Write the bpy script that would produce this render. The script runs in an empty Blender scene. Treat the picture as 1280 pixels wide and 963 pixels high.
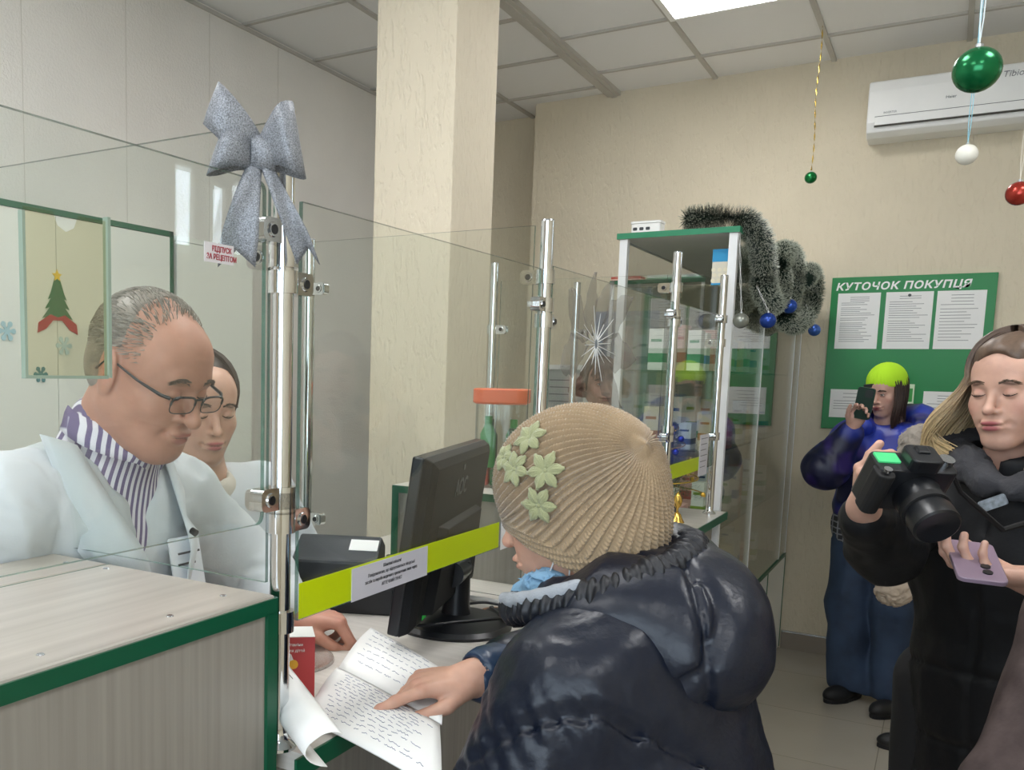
import bpy, math, random
import numpy as np
from mathutils import Vector, Matrix, Euler
random.seed(7)
PI = math.pi
# ------------------------------------------------------------------ camera, world, lights, exposure
sc = bpy.context.scene
COL = sc.collection
EYE = Vector((0.0, 0.0, 1.53))
YAW, PITCH, ROLL = 0.5743, 0.1169, -0.0197
_f = Vector((-math.sin(YAW) * math.cos(PITCH), math.cos(YAW) * math.cos(PITCH), -math.sin(PITCH)))
_r = Vector((math.cos(YAW), math.sin(YAW), 0))
_d = _f.cross(_r)
_r2 = _r * math.cos(ROLL) + _d * math.sin(ROLL)
_d2 = -_r * math.sin(ROLL) + _d * math.cos(ROLL)
cam = bpy.data.objects.new('scene_camera', bpy.data.cameras.new('camera'))
COL.objects.link(cam)
cam.matrix_world = Matrix(((_r2.x, -_d2.x, -_f.x, EYE.x), (_r2.y, -_d2.y, -_f.y, EYE.y), (_r2.z, -_d2.z, -_f.z, EYE.z), (0, 0, 0, 1)))
cam.data.sensor_width = 36
cam.data.lens = 1140.64 / 1280 * 36
cam.data.shift_x = (640 - 442.38) / 1280
cam.data.shift_y = (598.86 - 481.5) / 1280
cam.data.clip_start = 0.02
sc.camera = cam
sc.view_settings.view_transform = 'Standard'
sc.view_settings.look = 'None'
sc.view_settings.gamma = 1
sc.view_settings.exposure = 0.0
sc.view_settings.use_curve_mapping = False
sc.cycles.transparent_max_bounces = 24

world = bpy.data.worlds.new('daylight'); sc.world = world; world.use_nodes = True
wn = world.node_tree.nodes; wn['Background'].inputs[0].default_value = (0.62, 0.78, 1.0, 1); wn['Background'].inputs[1].default_value = 3.0

def area(name, loc, direction, sx, sy, power, color):
    l = bpy.data.lights.new(name, 'AREA'); l.shape = 'RECTANGLE'; l.size = sx; l.size_y = sy; l.energy = power; l.color = color
    o = bpy.data.objects.new(name, l); COL.objects.link(o); o.location = loc
    o.rotation_euler = Vector(direction).to_track_quat('-Z', 'Y').to_euler()
    return o
# daylight coming in through the customer side window
area('window_daylight', (2.7, 4.3, 2.5), (-1, 0, -0.15), 1.4, .5, 20, (0.8, 0.9, 1.0))
# added fill light behind the camera, shaped as daylight from an invented window
area('front_fill_light', (.4, -2.6, 1.8), (0, 1, 0.12), 3.0, 1.8, 60, (0.88, 0.94, 1.0))
LED_STRENGTH = 22.0     # brightness of every LED ceiling panel

# ------------------------------------------------------------------ colours and materials
def lin(h):
    h = h.lstrip('#'); c = [int(h[i:i + 2], 16) / 255 for i in (0, 2, 4)]
    return tuple((x / 12.92 if x <= 0.04045 else ((x + 0.055) / 1.055) ** 2.4) for x in c) + (1,)

MATS = {}
def mat(name, col, rough=0.5, metal=0.0, bump=0, bscale=200, var=0, vscale=8, spec=0.5, emit=0, sheen=0, trans=0, stretch=(1, 1, 1), coat=0, attr=None, alpha=1):
    if name in MATS: return MATS[name]
    m = bpy.data.materials.new(name); m.use_nodes = True; nt = m.node_tree; b = nt.nodes['Principled BSDF']
    c = lin(col) if isinstance(col, str) else col
    b.inputs['Base Color'].default_value = c; b.inputs['Roughness'].default_value = rough; b.inputs['Metallic'].default_value = metal
    b.inputs['Specular IOR Level'].default_value = spec
    if sheen: b.inputs['Sheen Weight'].default_value = sheen
    if coat: b.inputs['Coat Weight'].default_value = coat
    if trans: b.inputs['Transmission Weight'].default_value = trans
    if alpha < 1: b.inputs['Alpha'].default_value = alpha
    if emit:
        b.inputs['Emission Color'].default_value = c; b.inputs['Emission Strength'].default_value = emit
    tc = nt.nodes.new('ShaderNodeTexCoord'); mp = nt.nodes.new('ShaderNodeMapping'); mp.inputs['Scale'].default_value = stretch
    nt.links.new(tc.outputs['Object'], mp.inputs[0])
    if attr:
        a = nt.nodes.new('ShaderNodeAttribute'); a.attribute_name = attr; src = a.outputs['Color']
        nt.links.new(src, b.inputs['Base Color'])
    if var or not bump:
        n = nt.nodes.new('ShaderNodeTexNoise'); n.inputs['Scale'].default_value = vscale; n.inputs['Detail'].default_value = 4
        nt.links.new(mp.outputs[0], n.inputs[0])
        mr = nt.nodes.new('ShaderNodeMapRange'); mr.inputs[3].default_value = 1 - (var or 0.02); mr.inputs[4].default_value = 1 + (var or 0.02)
        mr.inputs[1].default_value = .3; mr.inputs[2].default_value = .7
        nt.links.new(n.outputs[0], mr.inputs[0])
        mx = nt.nodes.new('ShaderNodeMix'); mx.data_type = 'RGBA'; mx.blend_type = 'MULTIPLY'; mx.inputs[0].default_value = 1
        if attr: nt.links.new(src, mx.inputs[6])
        else: mx.inputs[6].default_value = c
        nt.links.new(mr.outputs[0], mx.inputs[7]); nt.links.new(mx.outputs[2], b.inputs['Base Color'])
    if bump:
        n2 = nt.nodes.new('ShaderNodeTexNoise'); n2.inputs['Scale'].default_value = bscale; n2.inputs['Detail'].default_value = 3
        nt.links.new(mp.outputs[0], n2.inputs[0])
        bm_ = nt.nodes.new('ShaderNodeBump'); bm_.inputs['Strength'].default_value = bump; bm_.inputs['Distance'].default_value = 0.002
        nt.links.new(n2.outputs[0], bm_.inputs['Height']); nt.links.new(bm_.outputs[0], b.inputs['Normal'])
    MATS[name] = m
    return m

def glass_mat(name, tint=(0.93, 0.975, 0.95, 1), refl=1.0, ior=1.5, rough=0.0):
    if name in MATS: return MATS[name]
    m = bpy.data.materials.new(name); m.use_nodes = True; nt = m.node_tree
    for n in list(nt.nodes): nt.nodes.remove(n)
    o = nt.nodes.new('ShaderNodeOutputMaterial'); t = nt.nodes.new('ShaderNodeBsdfTransparent'); g = nt.nodes.new('ShaderNodeBsdfGlossy')
    t.inputs[0].default_value = tint; g.inputs['Roughness'].default_value = rough
    fr = nt.nodes.new('ShaderNodeFresnel'); fr.inputs[0].default_value = ior
    # the same reflectance from both sides of the pane
    geo = nt.nodes.new('ShaderNodeNewGeometry'); mi = nt.nodes.new('ShaderNodeMath'); mi.operation = 'MULTIPLY_ADD'
    mi.inputs[1].default_value = (1 / ior - ior); mi.inputs[2].default_value = ior
    nt.links.new(geo.outputs['Backfacing'], mi.inputs[0]); nt.links.new(mi.outputs[0], fr.inputs[0])
    mu = nt.nodes.new('ShaderNodeMath'); mu.operation = 'MULTIPLY'; mu.inputs[1].default_value = refl
    mn = nt.nodes.new('ShaderNodeMath'); mn.operation = 'MINIMUM'; mn.inputs[1].default_value = 0.75
    mx = nt.nodes.new('ShaderNodeMixShader')
    nt.links.new(fr.outputs[0], mu.inputs[0]); nt.links.new(mu.outputs[0], mn.inputs[0]); nt.links.new(mn.outputs[0], mx.inputs[0]); nt.links.new(t.outputs[0], mx.inputs[1])
    nt.links.new(g.outputs[0], mx.inputs[2]); nt.links.new(mx.outputs[0], o.inputs[0])
    MATS[name] = m
    return m

# ------------------------------------------------------------------ objects
ORI = {}
def origin(o):
    return ORI.get(o.name, Vector((0, 0, 0))) if o else Vector((0, 0, 0))
def tag(o, label=None, cat=None, group=None, kind=None):
    if label: o['label'] = label
    if cat: o['category'] = cat
    if group: o['group'] = group
    if kind: o['kind'] = kind
    return o
def thing(name, label, cat, loc=(0, 0, 0), group=None):
    o = bpy.data.objects.new(name, None); COL.objects.link(o); o.location = loc; o.empty_display_size = .05
    ORI[o.name] = Vector(loc)
    return tag(o, label, cat, group)
def link_mesh(name, me, material, parent=None, loc=(0, 0, 0)):
    o = bpy.data.objects.new(name, me); COL.objects.link(o)
    if material is not None:
        for mm in (material if isinstance(material, (list, tuple)) else [material]): me.materials.append(mm)
    if parent: o.parent = parent
    o.location = Vector(loc) - origin(parent)
    ORI[o.name] = Vector(loc)
    return o
def new_mesh(name, V, Fc, smooth=True, mi=None):
    me = bpy.data.meshes.new(name)
    V = np.asarray(V, dtype=np.float32).reshape(-1, 3)
    if isinstance(Fc, np.ndarray):
        me.vertices.add(len(V)); me.vertices.foreach_set('co', V.ravel())
        n, k = Fc.shape
        me.loops.add(n * k); me.loops.foreach_set('vertex_index', Fc.ravel().astype(np.int32))
        me.polygons.add(n); me.polygons.foreach_set('loop_start', np.arange(0, n * k, k, dtype=np.int32)); me.polygons.foreach_set('loop_total', np.full(n, k, dtype=np.int32))
        me.update(calc_edges=True)
    else:
        me.from_pydata(V.tolist(), [], Fc); me.update()
    me.polygons.foreach_set('use_smooth', [bool(smooth)] * len(me.polygons))
    if mi is not None: me.polygons.foreach_set('material_index', mi)
    return me
def set_col(me, cols):
    a = me.color_attributes.new('Col', 'FLOAT_COLOR', 'POINT')
    c = np.ones((len(me.vertices), 4), dtype=np.float32); c[:, :3] = cols
    a.data.foreach_set('color', c.ravel())

class MB:
    def __init__(s): s.v = []; s.f = []; s.mi = []; s.cur = 0
    def add(s, vs, fs):
        b = len(s.v); s.v += [tuple(x) for x in vs]; s.f += [tuple(i + b for i in f) for f in fs]; s.mi += [s.cur] * len(fs); return s
    def mat(s, i): s.cur = i; return s
    def box(s, c, size, R=None):
        x, y, z = [q / 2 for q in size]; c = Vector(c)
        vs = [Vector(p) for p in ((-x, -y, -z), (x, -y, -z), (x, y, -z), (-x, y, -z), (-x, -y, z), (x, -y, z), (x, y, z), (-x, y, z))]
        if R is not None: vs = [R @ p for p in vs]
        return s.add([p + c for p in vs], [(0, 3, 2, 1), (4, 5, 6, 7), (0, 1, 5, 4), (1, 2, 6, 5), (2, 3, 7, 6), (3, 0, 4, 7)])
    def b2(s, a, b):
        return s.box([(a[i] + b[i]) / 2 for i in range(3)], [abs(b[i] - a[i]) for i in range(3)])
    def rbox(s, c, size, r=.01, R=None, seg=3, axis=2):
        # box whose edges along `axis` are rounded
        x, y, z = [q / 2 for q in size]; dims = [x, y, z]; o = [i for i in range(3) if i != axis]; a, b = dims[o[0]], dims[o[1]]; pts = []
        for cx, cy, st in ((a - r, b - r, 0), (-a + r, b - r, 90), (-a + r, -b + r, 180), (a - r, -b + r, 270)):
            for k in range(seg + 1):
                t = math.radians(st + 90 * k / seg); pts.append((cx + r * math.cos(t), cy + r * math.sin(t)))
        n = len(pts); vs = []
        for h in (-dims[axis], dims[axis]):
            for p in pts:
                q = [0, 0, 0]; q[o[0]], q[o[1]], q[axis] = p[0], p[1], h; q = Vector(q)
                if R is not None: q = R @ q
                vs.append(q + Vector(c))
        fs = [(i, (i + 1) % n, n + (i + 1) % n, n + i) for i in range(n)] + [tuple(range(n))[::-1], tuple(range(n, 2 * n))]
        if axis == 1: fs = [f[::-1] for f in fs]
        return s.add(vs, fs)
    def cyl(s, p0, p1, r0, r1=None, n=20, cap=True):
        r1 = r0 if r1 is None else r1; p0 = Vector(p0); p1 = Vector(p1); d = (p1 - p0).normalized()
        u = d.orthogonal().normalized(); w = d.cross(u); vs = []
        for p, r in ((p0, r0), (p1, r1)):
            for i in range(n):
                t = 2 * PI * i / n; vs.append(p + u * (r * math.cos(t)) + w * (r * math.sin(t)))
        fs = [(i, (i + 1) % n, n + (i + 1) % n, n + i) for i in range(n)]
        if cap: fs += [tuple(range(n))[::-1], tuple(range(n, 2 * n))]
        return s.add(vs, fs)
    def tube(s, pts, r, n=8, closed=False):
        pts = [Vector(p) for p in pts]; m = len(pts); rs = r if isinstance(r, (list, tuple)) else [r] * m; vs = []; u = None
        for i, p in enumerate(pts):
            a = pts[(i - 1) % m] if (i > 0 or closed) else p; b = pts[(i + 1) % m] if (i < m - 1 or closed) else p
            d = (b - a)
            d = d.normalized() if d.length > 1e-9 else Vector((0, 0, 1))
            u = d.orthogonal().normalized() if u is None else (u - d * u.dot(d))
            if u.length < 1e-6: u = d.orthogonal()
            u.normalize(); w = d.cross(u)
            for k in range(n):
                t = 2 * PI * k / n; vs.append(p + (u * math.cos(t) + w * math.sin(t)) * rs[i])
        fs = []
        for i in range(m if closed else m - 1):
            j = (i + 1) % m
            for k in range(n): fs.append((i * n + k, i * n + (k + 1) % n, j * n + (k + 1) % n, j * n + k))
        if not closed: fs += [tuple(range(n))[::-1], tuple(range((m - 1) * n, m * n))]
        return s.add(vs, fs)
    def lathe(s, prof, c=(0, 0, 0), R=None, n=24, sx=1, sy=1):
        c = Vector(c); vs = []
        for (r, z) in prof:
            for i in range(n):
                t = 2 * PI * i / n; p = Vector((r * math.cos(t) * sx, r * math.sin(t) * sy, z))
                if R is not None: p = R @ p
                vs.append(p + c)
        m = len(prof)
        fs = [(j * n + i, j * n + (i + 1) % n, (j + 1) * n + (i + 1) % n, (j + 1) * n + i) for j in range(m - 1) for i in range(n)]
        fs += [tuple(range(n))[::-1], tuple(range((m - 1) * n, m * n))]
        return s.add(vs, fs)
    def sphere(s, c, r, n=20, sc=(1, 1, 1), R=None):
        prof = [(max(1e-5, r * math.sin(PI * j / (n // 2))), -r * math.cos(PI * j / (n // 2))) for j in range(n // 2 + 1)]
        M = Matrix.Diagonal(sc)
        if R is not None: M = R @ M
        return s.lathe(prof, c, M, n)
    def prism(s, poly, z0, z1, T=None):
        # poly in local xy extruded in z; T maps local to world
        n = len(poly); vs = [Vector((x, y, z)) for z in (z0, z1) for (x, y) in poly]
        if T is not None: vs = [T @ p for p in vs]
        return s.add(vs, [(i, (i + 1) % n, n + (i + 1) % n, n + i) for i in range(n)] + [tuple(range(n))[::-1], tuple(range(n, 2 * n))])
    def grid(s, P, thick=0):
        # P: rows of points, sheet
        m, n = len(P), len(P[0])
        s.add([p for row in P for p in row], [(i * n + j, i * n + j + 1, (i + 1) * n + j + 1, (i + 1) * n + j) for i in range(m - 1) for j in range(n - 1)])
        return s
    def build(s, name, material, parent=None, smooth=False, bevel=0, auto=None, solid=0):
        o0 = origin(parent)
        V = [(x - o0.x, y - o0.y, z - o0.z) for (x, y, z) in s.v]
        me = new_mesh(name, V, s.f, smooth, s.mi)
        o = bpy.data.objects.new(name, me); COL.objects.link(o)
        for mm in (material if isinstance(material, (list, tuple)) else [material]): me.materials.append(mm)
        if parent: o.parent = parent
        ORI[o.name] = Vector(o0) if parent else Vector((0, 0, 0))
        if smooth and auto is None: auto = 40
        if auto:
            me.set_sharp_from_angle(angle=math.radians(auto))
        if solid:
            md = o.modifiers.new('thickness', 'SOLIDIFY'); md.thickness = solid; md.offset = 0
        if bevel:
            md = o.modifiers.new('bevel', 'BEVEL'); md.width = bevel; md.segments = 2; md.limit_method = 'ANGLE'; md.angle_limit = math.radians(40)
        return o

def struct(name, mb, material, **k):
    o = mb.build(name, material, None, **k); o['kind'] = 'structure'; return o
def frame3(o, x, y, z):
    return Matrix(((x[0], y[0], z[0], o[0]), (x[1], y[1], z[1], o[1]), (x[2], y[2], z[2], o[2]), (0, 0, 0, 1)))
def lettering(name, text, size, T, material, parent, ext=0.0006, align='LEFT', bold=0, shear=0, spacing=1, xs=1):
    cu = bpy.data.curves.new(name, 'FONT'); cu.body = text; cu.size = size; cu.extrude = ext; cu.align_x = align; cu.offset = bold; cu.shear = shear; cu.space_character = spacing
    o = bpy.data.objects.new(name + '_tmp', cu); COL.objects.link(o)
    dg = bpy.context.evaluated_depsgraph_get(); me = bpy.data.meshes.new_from_object(o.evaluated_get(dg))
    bpy.data.objects.remove(o); bpy.data.curves.remove(cu)
    me.transform(Matrix.Translation(-origin(parent)) @ T @ Matrix.Diagonal((xs, 1, 1, 1)))
    me.materials.clear(); me.materials.append(material)
    ob = bpy.data.objects.new(name, me); COL.objects.link(ob); ob.parent = parent
    return ob
def dup(root, loc=None, rot=None, label=None, group=None):
    r = root.copy(); COL.objects.link(r)
    if loc is not None: r.location = loc
    if rot is not None: r.rotation_euler = rot
    if label: r['label'] = label
    if group: r['group'] = group
    for ch in list(root.children):
        c = ch.copy(); COL.objects.link(c); c.parent = r
        for g in list(ch.children):
            d = g.copy(); COL.objects.link(d); d.parent = c
    return r
def V3(*a): return Vector(a)
# ------------------------------------------------------------------ organic surfaces: blended volumes meshed in small blocks
def _n(v): v = np.asarray(v, float); return v / (np.linalg.norm(v) + 1e-12)
class Frame:
    """local axes: x = the person's right, y = forward, z = up"""
    def __init__(s, o, fwd, up=(0, 0, 1), scale=1.0):
        s.o = np.asarray(o, float); s.y = _n(fwd); up = np.asarray(up, float); s.x = _n(np.cross(s.y, up)); s.z = np.cross(s.x, s.y); s.s = scale
        s.R = np.stack([s.x, s.y, s.z], 1)
    def p(s, q): return s.o + s.R @ (np.asarray(q, float) * s.s)
    def v(s, q): return s.R @ np.asarray(q, float)
    def loc(s, P): return ((P - s.o) @ s.R) / s.s
def rotm(rx=0, ry=0, rz=0):
    return np.array(Euler((math.radians(rx), math.radians(ry), math.radians(rz))).to_matrix())
class SDF:
    def __init__(s): s.pr = []
    def cone(s, a, b, ra, rb, k=.01, op=1):
        a = np.asarray(a, float); b = np.asarray(b, float)
        s.pr.append(('c', a, b, ra, rb, k, op, (a + b) / 2, np.linalg.norm(b - a) / 2 + max(ra, rb))); return s
    def chain(s, pts, rs, k=.02, op=1):
        for i in range(len(pts) - 1): s.cone(pts[i], pts[i + 1], rs[i], rs[i + 1], k, op)
        return s
    def ell(s, c, r, R=None, k=.01, op=1):
        c = np.asarray(c, float); r = np.asarray(r, float); R = np.eye(3) if R is None else R
        s.pr.append(('e', c, r, R, 0, k, op, c, r.max())); return s
    def rb(s, c, h, R=None, rad=.01, k=.01, op=1):
        c = np.asarray(c, float); h = np.asarray(h, float); R = np.eye(3) if R is None else R
        s.pr.append(('b', c, h, R, rad, k, op, c, np.linalg.norm(h))); return s
    def ev(s, P, idx=None):
        d = np.full(len(P), 1.0)
        for i in (range(len(s.pr)) if idx is None else idx):
            q = s.pr[i]
            if q[0] == 'c':
                _, a, b, ra, rb_, k, op, _, _ = q; ba = b - a; pa = P - a; t = np.clip(pa @ ba / (ba @ ba + 1e-12), 0, 1)
                e = np.linalg.norm(pa - t[:, None] * ba, axis=1) - (ra + t * (rb_ - ra))
            elif q[0] == 'e':
                _, c, r, R, _, k, op, _, _ = q; L = (P - c) @ R; k0 = np.linalg.norm(L / r, axis=1); k1 = np.linalg.norm(L / (r * r), axis=1) + 1e-9
                e = k0 * (k0 - 1) / k1
                e = np.where(k0 < 0.1, -r.min(), e)
            else:
                _, c, h, R, rad, k, op, _, _ = q; L = np.abs((P - c) @ R) - (h - rad)
                e = np.linalg.norm(np.maximum(L, 0), axis=1) + np.minimum(L.max(1), 0) - rad
            if op == 1:
                hh = np.clip(.5 + .5 * (e - d) / k, 0, 1) * -1 + 1   # weight of e
                hh = np.clip(.5 + .5 * (d - e) / k, 0, 1); d = d * (1 - hh) + e * hh - k * hh * (1 - hh)
            else:
                hh = np.clip(.5 - .5 * (d + e) / k, 0, 1); d = d * (1 - hh) - e * hh + k * hh * (1 - hh)
        return d
    def mesh(s, h=.004, disp=None, pad=.02, clip=None, N=16):
        C = np.array([q[7] for q in s.pr]); Rr = np.array([q[8] for q in s.pr]); K = np.array([q[5] for q in s.pr]); OP = np.array([q[6] for q in s.pr])
        pos = OP == 1
        lo = (C[pos] - Rr[pos, None] - pad).min(0); hi = (C[pos] + Rr[pos, None] + pad).max(0)
        if clip is not None: lo = np.maximum(lo, clip[0]); hi = np.minimum(hi, clip[1])
        nb = np.maximum(1, np.ceil((hi - lo) / (h * N)).astype(int)); dims = nb * N + 2
        ii, jj, kk = np.meshgrid(*[np.arange(n) for n in nb], indexing='ij'); B = np.stack([ii.ravel(), jj.ravel(), kk.ravel()], 1)
        cen = lo + (B + .5) * (h * N); hd = h * N * .5 * math.sqrt(3) + pad
        off = np.stack(np.meshgrid(*[np.arange(N + 1)] * 3, indexing='ij'), -1).reshape(-1, 3)
        ids = []; ps = []; quads = []
        dist = np.linalg.norm(cen[:, None] - C[None], axis=2) - Rr[None] - K[None]
        for bi in range(len(B)):
            idx = np.nonzero(dist[bi] < hd)[0]
            if not len(idx) or not (OP[idx] == 1).any(): continue
            dc = s.ev(cen[bi][None], idx)[0]
            if abs(dc) > hd * 1.6 + .02: continue
            G = B[bi] * N + off; P = lo + G * h
            d = s.ev(P, idx)
            if disp is not None: d = disp(P, d)
            D = d.reshape(N + 1, N + 1, N + 1); S = D < 0
            if S.all() or not S.any(): continue
            # cells
            sl = lambda A, a, b, c: A[a:N + a, b:N + b, c:N + c]
            acc = np.zeros((N, N, N, 3)); cnt = np.zeros((N, N, N))
            g0 = np.stack(np.meshgrid(*[np.arange(N)] * 3, indexing='ij'), -1).astype(float)
            for ax in range(3):
                e = [0, 0, 0]; e[ax] = 1; o2 = [q for q in range(3) if q != ax]
                for u in (0, 1):
                    for w in (0, 1):
                        c0 = [0, 0, 0]; c0[o2[0]] = u; c0[o2[1]] = w; c1 = [c0[q] + e[q] for q in range(3)]
                        A = sl(D, *c0); Bq = sl(D, *c1); m = (A < 0) != (Bq < 0)
                        t = np.where(m, A / np.where(np.abs(A - Bq) < 1e-12, 1e-12, A - Bq), 0)
                        pt = g0 + np.array(c0); pt = pt.copy(); pt[..., ax] += t
                        acc += np.where(m[..., None], pt, 0); cnt += m
            m = cnt > 0; pts = acc[m] / cnt[m][:, None] + B[bi] * N; gi = np.argwhere(m) + B[bi] * N
            gid = (gi[:, 0] * dims[1] + gi[:, 1]) * dims[2] + gi[:, 2] + 0
            ids.append(gid.astype(np.int64)); ps.append(lo + pts * h)
            for ax in range(3):
                e = [0, 0, 0]; e[ax] = 1; A = D[:N, :N, :N]; Bq = sl(D, *e); m = (A < 0) != (Bq < 0)
                w = np.argwhere(m) + B[bi] * N; sg = (A < 0)[m]; u, v = [(1, 2), (2, 0), (0, 1)][ax]
                def cid(du, dv):
                    q = w.copy(); q[:, u] -= du; q[:, v] -= dv
                    return (q[:, 0] * dims[1] + q[:, 1]) * dims[2] + q[:, 2]
                Q = np.stack([cid(1, 1), cid(0, 1), cid(0, 0), cid(1, 0)], 1)
                Q[~sg] = Q[~sg][:, ::-1]
                quads.append(Q)
        ids = np.concatenate(ids); ps = np.concatenate(ps); Q = np.concatenate(quads)
        order = np.argsort(ids); ids = ids[order]; ps = ps[order]
        pos_ = np.searchsorted(ids, Q); pos_ = np.clip(pos_, 0, len(ids) - 1); ok = (ids[pos_] == Q).all(1)
        return ps, pos_[ok]
def relax(V, Q, it=1, lam=.5):
    n = len(V)
    for _ in range(it):
        acc = np.zeros((n, 3)); cnt = np.zeros(n)
        for a, b in ((0, 1), (1, 2), (2, 3), (3, 0)):
            for c in range(3):
                acc[:, c] += np.bincount(Q[:, a], V[Q[:, b], c], n) + np.bincount(Q[:, b], V[Q[:, a], c], n)
            cnt += np.bincount(Q[:, a], minlength=n) + np.bincount(Q[:, b], minlength=n)
        V = V + lam * (acc / np.maximum(cnt, 1)[:, None] - V)
    return V
def organic(name, S, material, parent, h=.005, disp=None, it=1, colour=None, clip=None, pad=.02):
    V, Q = S.mesh(h, disp, pad, clip)
    V = relax(V, Q, it)
    o0 = np.array(origin(parent))
    me = new_mesh(name, V - o0, Q, True)
    if colour is not None: set_col(me, colour(V))
    o = bpy.data.objects.new(name, me); COL.objects.link(o); me.materials.append(material)
    if parent: o.parent = parent
    ORI[o.name] = Vector(o0)
    return o
def hash_noise(P, f=1.0, seed=0):
    """smooth value noise, numpy"""
    X = P * f + seed * 17.13; I = np.floor(X).astype(np.int64); T = X - I; T = T * T * (3 - 2 * T); out = 0
    for dx in (0, 1):
        for dy in (0, 1):
            for dz in (0, 1):
                hsh = ((I[:, 0] + dx) * 73856093) ^ ((I[:, 1] + dy) * 19349663) ^ ((I[:, 2] + dz) * 83492791)
                hsh = (hsh ^ (hsh >> 13)) * 1274126177 & 0x7fffffff
                w = (T[:, 0] if dx else 1 - T[:, 0]) * (T[:, 1] if dy else 1 - T[:, 1]) * (T[:, 2] if dz else 1 - T[:, 2])
                out = out + w * ((hsh % 65536) / 65535.0)
    return out
def folds(P, amp, f=9, seed=0, squash=(1, 1, .45)):
    Pw = P * np.array(squash)
    w = hash_noise(Pw, f * .6, seed + 3)[:, None] * .18
    n = hash_noise(Pw + w, f, seed); r = 1 - np.abs(2 * n - 1) * 1.6
    return amp * r + amp * .35 * (hash_noise(Pw, f * 2.7, seed + 7) - .5)

# ------------------------------------------------------------------ people
class Paint:
    def __init__(s, base): s.base = np.array(lin(base)[:3]); s.bl = []
    def blob(s, c, r, col, R=None, a=1.0, soft=.35): s.bl.append((np.asarray(c, float), np.asarray(r, float) * np.ones(3), np.array(lin(col)[:3]), R, a, soft)); return s
    def __call__(s, V):
        C = np.tile(s.base, (len(V), 1)) * (1 + .10 * (hash_noise(V, 55, 2) - .5) + .08 * (hash_noise(V, 160, 5) - .5))[:, None]
        for c, r, col, R, a, soft in s.bl:
            L = V - c
            if R is not None: L = L @ R
            q = np.linalg.norm(L / r, axis=1); w = a * np.clip((1 - q) / soft, 0, 1); w = w * w * (3 - 2 * w) if a >= 1 else w
            C = C * (1 - w[:, None]) + col * w[:, None]
        return C
def face_details(F, t, lids, brow, male=False, bw=1.0):
    rh = random.Random(4); st = []
    for s in (-1, 1):
        for i in range(110):
            f = rh.random(); x = .012 + .036 * f; z = .0185 + .0075 * math.sin(PI * min(1, f * .9 + .1)) + rh.uniform(-.0022, .0022) * bw; y = .0885 - .95 * max(0, x - .018) ** 1.35
            y += .0015
            st.append([F.p((s * x, y, z)), F.p((s * (x + .0035), y + .0010, z + .0012 * (1 - f))), F.p((s * (x + .007), y - .0012, z + .0012 - .002 * f))])
    add_hair('eyebrows', t, st, .00055 * (1.4 if male else 1), brow, brow, 4)
    m = MB()
    for s in (-1, 1):
        zz = -.0058 if lids >= .6 else .0055; k_ = -1 if lids >= .6 else 1
        m.tube([F.p((s * (.0305 + .0145 * math.cos(a)), .0862 - .006 * abs(math.cos(a)) ** 2 + .0012, zz - k_ * .0050 * abs(math.cos(a)) ** 2)) for a in np.linspace(0, PI, 11)], [.0003, .0006, .0008, .0009, .0009, .0009, .0009, .0009, .0008, .0006, .0003], 5)
    m.build('eyelashes', mat('lash_brown', '#2a1d19', .7), t, True)
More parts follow.
